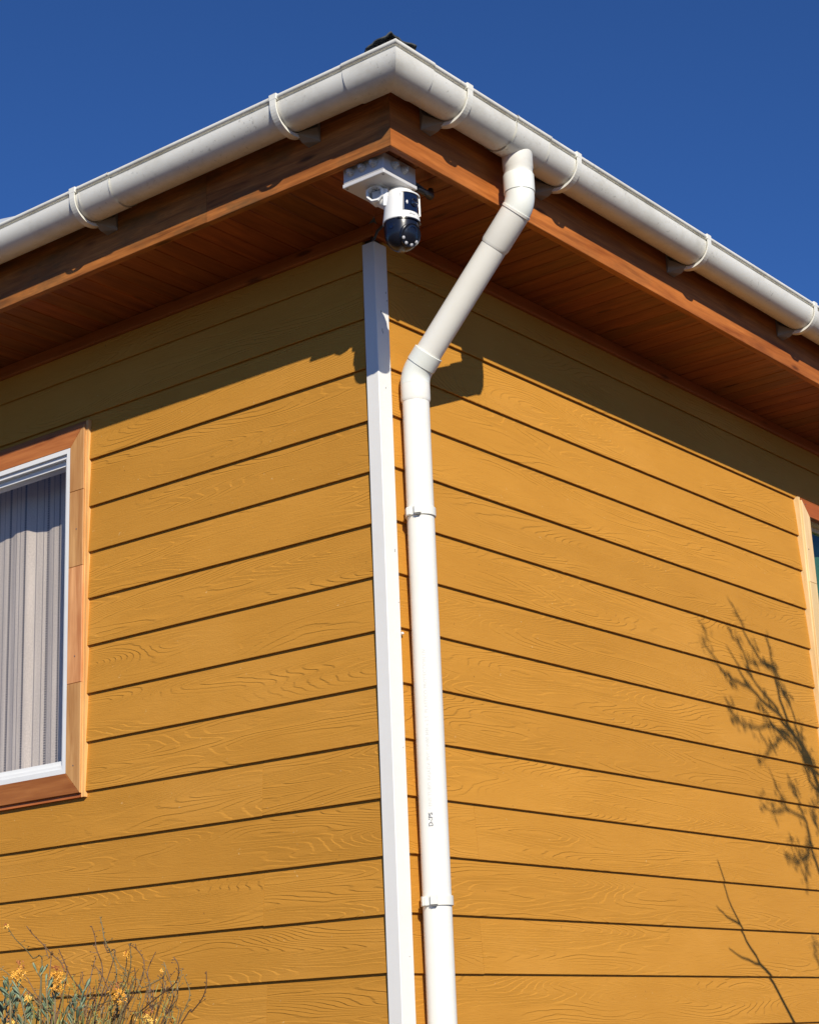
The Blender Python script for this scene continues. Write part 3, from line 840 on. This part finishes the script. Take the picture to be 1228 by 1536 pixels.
# raised window panel on the housing (curved black plate with white surround)
def shell(a0, a1, z0, z1, r0, r1, mb, n=14, tilt=0.0, rc=0.0):
    vs = []; fs = []
    for zz, k2 in ((z0, 0), (z1, 1)):
        for i in range(n+1):
            a = a0+(a1-a0)*i/n
            for rr in (r0, r1):
                vs.append((rr*math.cos(a), rr*math.sin(a), zz+(tilt*math.cos(a*1.6) if k2 else 0)))
    w2 = 2*(n+1)
    for i in range(n):
        b = 2*i
        fs += [(b+1, b+3, w2+b+3, w2+b+1), (b, b+2, w2+b+2, w2+b), (b, b+2, b+3, b+1), (w2+b, w2+b+2, w2+b+3, w2+b+1)]
    fs += [(0, 1, w2+1, w2), (w2-2, w2-1, 2*w2-1, 2*w2-2)]
    return mb.add(vs, fs)
sur = MB()
shell(R(-36), R(44), .0685, .0725, .040, .0550, sur)           # hood above the window
shell(R(-39), R(-36), .012, .0725, .040, .0527, sur); shell(R(44), R(48), .012, .0725, .040, .0550, sur)
sur.xf(RotF).build('window_surround', M_camw, sc)
win = MB(); shell(R(-36), R(44), .0140, .0684, .040, .0522, win); wn = win.xf(RotF).build('camera_window', M_lens, sc)
lens_prof = [(.0165, 0), (.0165, .003), (.0145, .0038), (.012, .0028), (.0105, .0012), (.0085, .0022), (.0045, .004), (0, .0045)]
def onface(mb, az, z, rr, pitch=0):
    return mb.xf(RotF @ Matrix.Rotation(az, 4, 'Z') @ Matrix.Translation((rr, 0, z)) @ Matrix.Rotation(R(90)+pitch, 4, 'Y'))
onface(MB().lathe([(a*.78, b) for a, b in lens_prof], n=32), R(5), .040, .0517).build('lens', M_lens, wn, smooth=True)
for s_ in (-1, 1):
    onface(MB().lathe([(.0052, 0), (.0050, .0018), (.003, .003), (0, .0034)], n=20).xf(Matrix.Scale(.62, 4) @ Matrix.Scale(2.0, 4, (1, 0, 0))), R(5)+s_*R(25), .038, .0517).build('led', M_led, wn, smooth=True)
# round face of the head
PT = R(22)
fc = MB().lathe([(.0345, -.012), (.0345, .003), (.0325, .005), (.031, .0035), (0, .0035)], n=48)
fM = RotF @ Matrix.Translation((0, 0, -.040)) @ Matrix.Rotation(PT, 4, 'Y') @ Matrix.Translation((.0385, 0, 0)) @ Matrix.Rotation(R(90), 4, 'Y')
hf = fc.xf(fM).build('head_face', M_camb, sc, smooth=True)
MB().lathe([(.0165, .003), (.0165, .0065), (.0145, .0072), (.0125, .0045), (.0095, .0040), (.005, .0065), (0, .0070)], n=36).xf(fM @ Matrix.Translation((-.010, 0, 0))).build('lens', M_lens, hf, smooth=True)
for a in (-62, -24, 18, 58):
    aa = R(a); dx, dy = .0265*math.cos(aa), .0265*math.sin(aa)
    MB().lathe([(.0052, .003), (.0050, .0048), (.003, .0062), (0, .0068)], n=18).xf(fM @ Matrix.Translation((dx, dy, 0))).build('led', M_led, hf, smooth=True)
# hood lip on the head
lip = MB(); shell(R(-52), R(52), -.012, -.0085, .046, .0545, lip); lip.xf(RotF).build('head_hood', M_camb, sc)
# seam disc on the side of the head
aS = R(-75)
MB().lathe([(.008, 0), (.008, .001), (0, .0012)], n=24).xf(RotF @ Matrix.Rotation(aS, 4, 'Z') @ Matrix.Translation((.0494, 0, -.03)) @ Matrix.Rotation(R(90), 4, 'Y')).build('side_cap', M_lens, hd, smooth=True)
# maker's lettering on the housing
def text_on_body(txt, size, z, az0, mat, parent):
    cu = bpy.data.curves.new('t', 'FONT'); cu.body = txt; cu.size = size; cu.resolution_u = 3; cu.align_x = 'CENTER'
    to = bpy.data.objects.new('t', cu); C.objects.link(to)
    dg = bpy.context.evaluated_depsgraph_get(); me = bpy.data.meshes.new_from_object(to.evaluated_get(dg))
    bpy.data.objects.remove(to); R_ = .0512
    vs = []
    for v in me.vertices:
        zz = z+v.co.y; rr = .0529-(zz)*.139+.0006; a = az0+v.co.x/rr
        vs.append((CX+rr*math.cos(a), CY+rr*math.sin(a), CZ+zz))
    mesh_obj('printed_lettering', vs, [list(p.vertices) for p in me.polygons], mat, parent); bpy.data.meshes.remove(me)
text_on_body('alhua', .0095, .0015, FA-R(4), M_prints, sc)
# mount: octagonal open collar on the lid, arm to the housing
mc = Vector((.2574, -.300, 2.058))
mdir = Vector((.35, -.93, -.05)).normalized()
Mm = Matrix.Translation(mc) @ mdir.to_track_quat('Z', 'Y').to_matrix().to_4x4() @ Matrix.Scale(.98, 4)
oc = MB(); no = 8; vs = []; fs = []
for (rr, zz) in ((.0285, -.030), (.0285, .008), (.0255, .012), (.0205, .012), (.0195, .009), (.0195, -.020)):
    for k in range(no):
        a = 2*math.pi*(k+.5)/no; vs.append((rr*math.cos(a), rr*math.sin(a), zz))
for i in range(5):
    for k in range(no): fs.append((i*no+k, i*no+(k+1) % no, (i+1)*no+(k+1) % no, (i+1)*no+k))
fs += [tuple(range(no)), tuple(range(5*no, 6*no))]
oc.add(vs, fs).xf(Mm).build('mount_collar', M_camw, sc)
MB().box(-.0125, .0125, -.0125, .0125, -.019, -.005, .001).xf(Mm).build('collar_insert', M_box, sc)
for dx in (-.005, .006):
    MB().lathe([(0, .001), (.0038, .001), (.0042, -.003)], n=16).xf(Mm @ Matrix.Translation((dx, .0165, -.002))).build('collar_screw', M_rub, sc)
MB().box(-.030, .030, -.030, .030, 0, .006, .002).xf(Matrix.Translation((.252, -.278, 2.0795))).build('mount_plate', M_camw, sc)
MB().sweep([(.2574, -.283, 2.052), (.266, -.275, 2.042), (.280, -.265, 2.030), (CX-.012, CY-.010, 2.022)], [.024, .021, .020, .022], 20).build('mount_arm', M_camw, sc, smooth=True)
MB().sweep([(.290, -.240, 2.0855), (.296, -.245, 2.070), (CX-.006, CY+.004, 2.055)], [.026, .024, .024], 20).build('mount_neck', M_camw, sc, smooth=True)
# antenna paddle
pc = at(578, 296, 1, -.292)
fl = MB().box(-.0075, .0075, -.004, .004, -.027, .027, .0035)
fl.xf(Matrix.Translation(pc) @ Matrix.Rotation(R(38), 4, 'Z') @ Matrix.Rotation(R(2), 4, 'Y')).build('antenna', M_camw, sc, smooth=True)
MB().sweep([pc+Vector((0, .002, -.018)), pc+Vector((.004, .03, -.022)), (CX-.02, CY-.03, CZ+.035)], [.006, .008, .010], 14).build('antenna_hinge', M_camw, sc, smooth=True)
# cables
m_ = MB().sweep([(.290, -.225, 2.05), (.255, -.195, 2.045), (.20, -.160, 2.052), (.150, -.130, 2.060), (.0997, -.100, 2.066), (.055, -.060, 2.070), (.028, -.033, 2.082), (.010, -.014, 2.102), (.0015, -.006, 2.108), (.0015, -.0055, 2.086)], .0042, 12)
tag(m_.build('camera_cable', M_cable, smooth=True), 'thin black cable sagging from the camera to the top of the corner trim', 'cable')
m_ = MB().sweep([(.318, -.205, 2.10), (.325, -.190, 2.092), (.326, -.165, 2.092), (.318, -.130, 2.100), (.305, -.108, 2.108), (.300, -.100, 2.118), (.30, -.095, 2.134)], [.006, .009, .009, .010, .013, .012, .008], 14)
for k in range(3): m_.sweep([(.325, -.215-.004*k, 2.11-.004*k), (.33, -.17+.006*k, 2.098-.007*k), (.31+.006*k, -.12, 2.112-.004*k)], .003, 8)
tag(m_.build('cable_pigtail', M_cable, smooth=True), 'black cable pigtails bundled behind the right side of the grey box', 'cable')

# ------------------------------------------------------------------ neighbour's pale roof beyond
p1_, p2_ = at(-30, 335.5, 1, 9.0), at(39, 320.5, 1, 9.0)
nbh = empty('neighbour_house', (-16, 12, GROUND), 'pale grey metal roof of a taller building showing above the gutter at the far left', 'building')
ze2 = 8.9; rake = [p1_, p2_]
x1 = p2_.x; zt2 = p2_.z; sl2 = (p2_.z-p1_.z)/(p2_.x-p1_.x)
x0 = x1-9
m_ = MB(); q = [(x0, 9.0, zt2+sl2*(x0-x1)), (x1, 9.0, zt2), (x1, 15, zt2-1.5), (x0, 15, zt2+sl2*(x0-x1)-1.5), (x0, 8.4, zt2+sl2*(x0-x1)-.45), (x1, 8.4, zt2-.45)]
m_.add([(a, b, c) for a, b, c in q]+[(a, b, c-.06) for a, b, c in q], [(0, 1, 2, 3), (0, 4, 5, 1), (6, 7, 8, 9), (6, 10, 11, 7), (4, 5, 11, 10), (1, 5, 11, 7), (0, 4, 10, 6), (1, 2, 8, 7), (2, 3, 9, 8), (0, 3, 9, 6)])
m_.build('roof', M_palero, nbh)
def zroof(x, y):
    zr_ = zt2+sl2*(x-x1)
    return zr_-(9-y)*.75 if y < 9 else zr_-(y-9)*.25
wx0, wx1, wy = x0+.3, x1-.4, (8.75, 9.0, 14.6)
wv = [(x, y, z) for x in (wx0, wx1) for y in wy for z in (GROUND-.1, zroof(x, y)-.065)]
MB().add(wv, [(0, 2, 3, 1), (2, 4, 5, 3), (6, 8, 9, 7), (8, 10, 11, 9), (0, 6, 7, 1), (4, 10, 11, 5), (1, 7, 9, 3), (3, 9, 11, 5), (0, 2, 8, 6), (2, 4, 10, 8)]).build('wall', M_nbwall, nbh)
for (zz, xx) in ((5.6, x1-3.2), (5.6, x1-6.2), (2.4, x1-3.2)):
    fw_ = MB().box(xx, xx+1.2, 8.70, 8.80, zz, zz+1.3).build('window', M_wfr, nbh)
    MB().box(xx+.08, xx+1.12, 8.69, 8.697, zz+.08, zz+1.22).build('pane', M_lens, fw_)

# ------------------------------------------------------------------ bare tree to the right (it throws the twig shadows)
def cp(x, y): return (980+x/1.8824, 720+y/1.8824)
rt = random.Random(11)
def lift(px, py, tb):
    p = at(px, py, 0, .008); t = tb+.05*math.sin(3.1*p.y+4.3*p.z)
    return Vector((p.x+1.43*t, p.y-1.117*t, p.z+t))
def branch_set(lines, tb, mb, leaves, scale=1.0):
    for pts, r0, r1, lv in lines:
        P = [lift(*cp(*q), tb) for q in pts]
        Q = [P[0]]
        for a, b in zip(P, P[1:]):
            L_ = (b-a).length
            for k in range(1, 4):
                Q.append(a.lerp(b, k/3)+(Vector([rt.uniform(-1, 1) for _ in range(3)])*L_*.035 if k < 3 else Vector()))
        rad = [r0+(r1-r0)*i/(len(Q)-1) for i in range(len(Q))]
        mb.sweep(Q, [x*scale for x in rad], 7)
        for i, q in enumerate(Q[1:]):
            if rt.random() < lv*.25:      # twiglets
                e = q+Vector([rt.uniform(-.06, .06) for _ in range(3)])+Vector((0, 0, .03)); mb.sweep([q, (q+e)/2+Vector((0, 0, .006)), e], [.0022, .0018, .0012], 5)
                leaves.append(e)
            if rt.random() < lv: leaves.append(q)
def tree(name, base_t, lines, tb, label, scale, trunk_pts):
    root = empty(name, trunk_pts[0], label, 'tree')
    tm = MB(); tm.sweep(trunk_pts, [.045*scale*(1-.72*i/(len(trunk_pts)-1)) for i in range(len(trunk_pts))], 10); tm.build('trunk', M_bark, root, smooth=True)
    lm = MB(); lv = []
    branch_set(lines, tb, lm, lv, scale); lm.build('limbs', M_bark, root, smooth=True)
    fm = MB()
    for p in lv:
        for _ in range(11):
            d = Vector([rt.uniform(-1, 1) for _ in range(3)]).normalized(); s_ = rt.uniform(.012, .026); u = d.orthogonal().normalized()*s_*.3
            c = p+Vector([rt.uniform(-.025, .025) for _ in range(3)]); fm.add([c, c+d*s_*.5+u, c+d*s_, c+d*s_*.5-u], [(0, 1, 2, 3)])
    if fm.v:
        o_ = fm.build('leaves', M_tleaf, root); o_['kind'] = 'stuff'
A_ = [([(520, 1010), (467, 870), (440, 790), (410, 735), (375, 695), (350, 662), (300, 620), (262, 572), (235, 522), (205, 470)], .0125, .0026, .15),
      ([(262, 580), (225, 565), (190, 530), (160, 490), (137, 460)], .0052, .002, .25),
      ([(400, 730), (375, 680), (355, 620), (338, 530), (300, 510), (262, 440), (235, 380), (208, 330)], .0085, .0022, .12),
      ([(338, 540), (328, 480), (318, 430)], .005, .002, .1),
      ([(350, 650), (300, 590), (268, 540), (250, 480), (228, 445)], .0058, .002, .3),
      ([(385, 640), (360, 590), (345, 540), (300, 520), (262, 515)], .005, .002, .6),
      ([(375, 710), (330, 690), (290, 700), (250, 690), (215, 645)], .0055, .002, .7),
      ([(360, 730), (330, 755), (300, 795)], .005, .0018, .9),
      ([(400, 760), (360, 720), (310, 650), (300, 630)], .006, .002, .6),
      ([(420, 770), (400, 690), (385, 640), (375, 600)], .006, .002, .3),
      ([(467, 830), (430, 800), (400, 740), (350, 700)], .009, .003, .3),
      ([(480, 900), (455, 870), (440, 850), (415, 770), (420, 690)], .007, .003, .4),
      ([(510, 1190), (467, 1110), (440, 1020), (430, 960), (380, 930), (350, 880), (330, 825)], .0085, .002, .35),
      ([(380, 930), (340, 940), (305, 915)], .004, .002, .95),
      ([(432, 970), (405, 900), (392, 862)], .004, .002, .5),
      ([(440, 1040), (410, 1085), (368, 1062)], .0045, .002, .9),
      ([(440, 1020), (432, 1080), (428, 1140)], .0042, .002, .9),
      ([(467, 1000), (450, 940), (470, 880)], .004, .002, .8),
      ([(480, 1400), (462, 1360), (450, 1310)], .004, .002, .5)]
B_ = [([(430, 1610), (395, 1536), (340, 1420), (300, 1370), (262, 1300), (240, 1250), (210, 1180), (180, 1075)], .0090, .0028, .0),
      ([(243, 1258), (205, 1235), (177, 1203)], .0048, .0022, .0),
      ([(300, 1370), (250, 1350), (212, 1322)], .0048, .0022, .0)]
pa = lift(*cp(520, 1010), 1.15); pa2 = lift(*cp(510, 1190), 1.15)
tree('bare_tree', 0, A_, 1.15, 'bare twiggy tree beside the right wall throwing the upper cluster of twig shadows', 1.35,
     [Vector((pa.x+.25, pa.y+.45, GROUND)), Vector((pa.x+.2, pa.y+.38, GROUND+.7)), Vector(((pa.x+.08), pa.y+.2, pa2.z-.25)), pa2, pa])
pb = lift(*cp(430, 1610), .60)
tree('bare_sapling', 0, B_, .60, 'thin bare sapling throwing the single forked branch shadow low on the right wall', 1.1,
     [Vector((pb.x+.06, pb.y+.22, GROUND)), Vector((pb.x+.05, pb.y+.18, GROUND+.4)), pb])

# ------------------------------------------------------------------ flowering shrub, lower left
YP = -.85
def c6(x, y, dy=0.0): return at(x/3.612, 1360+y/3.612, 1, YP+dy)
shrub = empty('flowering_shrub', (-.62, -.95, GROUND+.42), 'wiry orange flowered shrub with blue green leaves and brown seed stems below the left window', 'shrub')
rp = random.Random(21)
def stem(pts, dy, r0=.0022, r1=.0011, mat=None, nubs=True, root=True):
    P = [c6(x, y, dy*(1-i*.1)) for i, (x, y) in enumerate(pts)]
    if root:
        b = Vector((-.62+rp.uniform(-.16, .16), -.95+rp.uniform(-.12, .12), GROUND+.40))
        last = P[-1]; P += [last.lerp(b, .3)+Vector((rp.uniform(-.03, .03), rp.uniform(-.03, .03), -.08)), last.lerp(b, .7), b]
    # Catmull-Rom
    Q = []
    for i in range(len(P)-1):
        a, b, c, d = P[max(i-1, 0)], P[i], P[i+1], P[min(i+2, len(P)-1)]
        for k in range(4):
            t = k/4; Q.append(.5*((2*b)+(c-a)*t+(2*a-5*b+4*c-d)*t*t+(3*b-a-3*c+d)*t**3))
    Q.append(P[-1]); n0 = len(Q)
    m_ = MB(); m_.sweep(Q, [r1+(r0-r1)*i/n0 for i in range(n0)], 6)
    if nubs:      # seed nubs on short pedicels
        for i in range(0, int(n0*.72)):
            if rp.random() < .62:
                q = Q[i].lerp(Q[i+1], rp.random()); d = Vector((rp.uniform(-1, 1), rp.uniform(-1, 1), rp.uniform(-.2, .8))).normalized()
                l = rp.choice((.003, .004, .006, .013, .018)); e = q+d*l; m_.sweep([q, e], [.0007, .0005], 4)
                m_.sweep([e-d*.0016, e, e+d*.0024], [.0006, .0018, .0006], 5)
    return m_.build('stem', mat or M_stem, shrub)
S = [([(543, 55), (556, 110), (568, 180), (600, 250), (630, 330), (632, 400), (628, 520), (620, 640)], 0),
     ([(497, 105), (515, 160), (524, 230), (550, 300), (555, 370), (525, 470), (490, 570), (470, 640)], .05),
     ([(560, 190), (585, 250), (608, 315)], .03),
     ([(703, 200), (710, 260), (708, 330), (690, 400), (650, 480), (600, 560), (560, 640)], -.03),
     ([(706, 205), (745, 235), (780, 290), (778, 360), (750, 440), (700, 520), (640, 600), (600, 650)], .06),
     ([(940, 272), (965, 310), (968, 370), (945, 420), (880, 470), (800, 535), (740, 590), (700, 640)], -.08),
     ([(888, 300), (900, 335), (885, 380), (830, 415), (770, 440), (700, 455)], .0),
     ([(1118, 350), (1118, 430), (1095, 500), (1040, 570), (980, 640)], -.05),
     ([(145, 105), (180, 150), (240, 210), (290, 265), (330, 300), (350, 350), (350, 440)], 0),
     ([(45, 115), (85, 175), (140, 230), (180, 280), (230, 345)], .05),
     ([(320, 230), (350, 300), (380, 370), (430, 440), (470, 500), (520, 580)], .02),
     ([(240, 200), (265, 280), (275, 320)], 0),
     ([(0, 330), (60, 375), (120, 430), (200, 520), (260, 640)], -.05),
     ([(522, 270), (500, 350), (485, 430), (460, 520), (440, 640)], .1),
     ([(515, 320), (550, 370), (580, 430), (590, 470), (540, 560), (480, 640)], -.04),
     ([(690, 255), (685, 320), (670, 400), (640, 470), (632, 600), (628, 650)], .02),
     ([(845, 245), (800, 350), (815, 430), (800, 520), (806, 640)], .07),
     ([(905, 340), (930, 430), (940, 500), (905, 580), (870, 650)], .0),
     ([(960, 400), (962, 470), (930, 560), (890, 640)], .04),
     ([(790, 350), (815, 440), (812, 540), (800, 640)], .09),
     ([(730, 330), (735, 420), (700, 520), (650, 640)], -.1),
     ([(615, 230), (640, 300), (690, 370), (655, 430), (640, 520)], .09),
     ([(60, 430), (130, 440), (190, 490), (240, 560), (280, 640)], .0),
     ([(150, 385), (200, 480), (260, 560), (300, 650)], -.08),
     ([(280, 490), (380, 480), (480, 545), (560, 525), (690, 520)], .03),
     ([(620, 400), (560, 480), (520, 560), (470, 630)], .12),
     ([(860, 520), (790, 560), (740, 620), (720, 650)], .02),
     ([(1000, 380), (1030, 470), (1000, 560), (960, 650)], .1)]
for i, (pts, dy) in enumerate(S):
    thin = i in (2, 11, 16, 21)
    stem(pts, dy, .0021 if not thin else .0014, .0010, M_stem if i % 3 else M_stemg)
# background tangle of thin straws low down
for i in range(85):
    x = rp.uniform(-30, 1000) if i < 45 else rp.uniform(300, 900); y = rp.uniform(330, 560) if x < 1000 else 600
    if x < 260: y = max(y, 470)
    x2 = x+rp.uniform(-70, 60); stem([(x, y), ((x+x2)/2+rp.uniform(-15, 15), y+70), (x2, y+170)], rp.uniform(-.2, .2), .0016, .0007, rp.choice((M_stem, M_stemg, M_leafy)), nubs=i % 2 == 0)
# flower clusters
def florets(cx, cy, w_, h_, n0, dy, bud=.3, name='flower_cluster'):
    m_ = MB(); mb2 = MB()
    for k in range(n0):
        t = rp.random(); x = cx+rp.gauss(0, .36)*w_*(.5+.6*t); y = cy+(t-.5)*h_
        c = c6(x, y, dy+rp.uniform(-.012, .012))
        ax = Vector((rp.uniform(-1, 1), rp.uniform(-1, .4), rp.uniform(-.5, 1))).normalized(); u = ax.orthogonal().normalized(); v = ax.cross(u)
        if t < bud and k > 1:
            mb2.sweep([c, c+ax*.003, c+ax*.0075], [.0008, .0018, .0007], 5); continue
        s_ = rp.uniform(.0045, .0072)
        for j in range(5):
            a = 2*math.pi*j/5; d = (u*math.cos(a)+v*math.sin(a)); p_ = u*-math.sin(a)+v*math.cos(a)
            m_.add([c, c+d*s_*.6+p_*s_*.25+ax*s_*.25, c+d*s_+ax*s_*.1, c+d*s_*.6-p_*s_*.25+ax*s_*.25], [(0, 1, 2, 3)])
        m_.sweep([c-ax*.003, c+ax*.005], [.0006, .0012], 5)
    o_ = m_.build(name, M_pet, shrub)
    if mb2.v: mb2.build('buds', M_bud, o_)
    return o_
for args in ((112, 350, 62, 130, 52, -.06, .42), (312, 385, 70, 130, 56, -.05, .3), (640, 470, 60, 120, 50, -.04, .35), (150, 495, 50, 42, 22, -.07, .2),
             (690, 258, 30, 30, 10, 0, .2), (876, 348, 10, 12, 3, 0, .0), (800, 605, 70, 90, 30, -.03, .3), (30, 108, 24, 20, 6, 0, .5), (60, 640, 60, 60, 20, -.05, .3)):
    florets(*args)
# leaves: small fleshy blue green spatulas, shared meshes
def leafmesh(L_, W_):
    mb = MB(); vs = []; fs = []; st = [(0, .12), (.3, .55), (.62, 1), (.86, .8), (1, .12)]
    for (t, w2) in st:
        vs += [(-W_*w2/2, .0006, L_*t), (0, -.0016*w2-.0006, L_*t), (W_*w2/2, .0006, L_*t), (0, .0016*w2+.0008, L_*t)]
    for i in range(len(st)-1):
        for k in range(4): fs.append((4*i+k, 4*i+(k+1) % 4, 4*i+4+(k+1) % 4, 4*i+4+k))
    fs += [(0, 1, 2, 3), (16, 17, 18, 19)]
    me = bpy.data.meshes.new('leaf'); me.from_pydata(vs, [], fs); me.materials.append(M_leaf); me.polygons.foreach_set('use_smooth', [True]*len(me.polygons)); return me
LM = [leafmesh(.032, .0095), leafmesh(.026, .0085), leafmesh(.040, .0100)]
def leaf(p, d, roll_, sc_, me):
    o_ = bpy.data.objects.new('leaf', me); C.objects.link(o_); o_.parent = shrub; o_.location = p-shrub.location
    q = d.to_track_quat('Z', 'Y') @ Euler((0, 0, roll_)).to_quaternion(); o_.rotation_euler = q.to_euler(); o_.scale = (sc_,)*3
shoots = [((250, 410), (262, 640), 13), ((455, 460), (410, 640), 15), ((100, 440), (140, 600), 13), ((30, 440), (40, 620), 14), ((60, 500), (90, 640), 14),
          ((10, 540), (30, 680), 14), ((160, 530), (180, 680), 14), ((290, 500), (280, 680), 14), ((410, 520), (390, 680), 14), ((120, 600), (130, 720), 12),
          ((215, 560), (230, 700), 12), ((340, 580), (345, 720), 11), ((-40, 470), (-20, 660), 12), ((205, 360), (225, 385), 4), ((50, 410), (60, 560), 9), ((300, 455), (300, 560), 7)]
for (a, b, n0) in shoots:
    n0 = max(3, int(n0*.72))
    dy = rp.uniform(-.1, .08)
    pa_, pb_ = c6(*a, dy), c6(*b, dy)
    MB().sweep([pa_, pb_, Vector((pb_.x, pb_.y, pb_.z-.25))], [.0012, .0026, .003], 6).build('stem', M_stemg, shrub)
    for k in range(n0):
        t = k/n0; p = pa_.lerp(pb_, t); a2 = rp.uniform(0, 6.28)
        d = Vector((math.cos(a2)*.6, math.sin(a2)*.6, rp.uniform(.5, 1.2))).normalized()
        leaf(p, d, rp.uniform(0, 6.28), rp.uniform(.75, 1.15), rp.choice(LM))
# narrow yellow green blades
for i in range(26):
    x = rp.uniform(180, 480) if i < 18 else rp.uniform(480, 900); y = rp.uniform(540, 640); b = c6(x+rp.uniform(-30, 30), y+150, rp.uniform(-.1, .1)); tpt = c6(x+rp.uniform(-50, 50), y, rp.uniform(-.1, .1))
    mid = b.lerp(tpt, .6)+Vector((rp.uniform(-.012, .012), rp.uniform(-.01, .01), .004)); w_ = Vector((.0018, .001, 0))
    MB().add([b-w_, b+w_, mid+w_, tpt, mid-w_, b+Vector((0, -.0012, 0)), mid+Vector((0, -.0012, 0))], [(0, 5, 6, 4), (5, 1, 2, 6), (4, 6, 3), (6, 2, 3)]).build('blade', M_leafy, shrub)
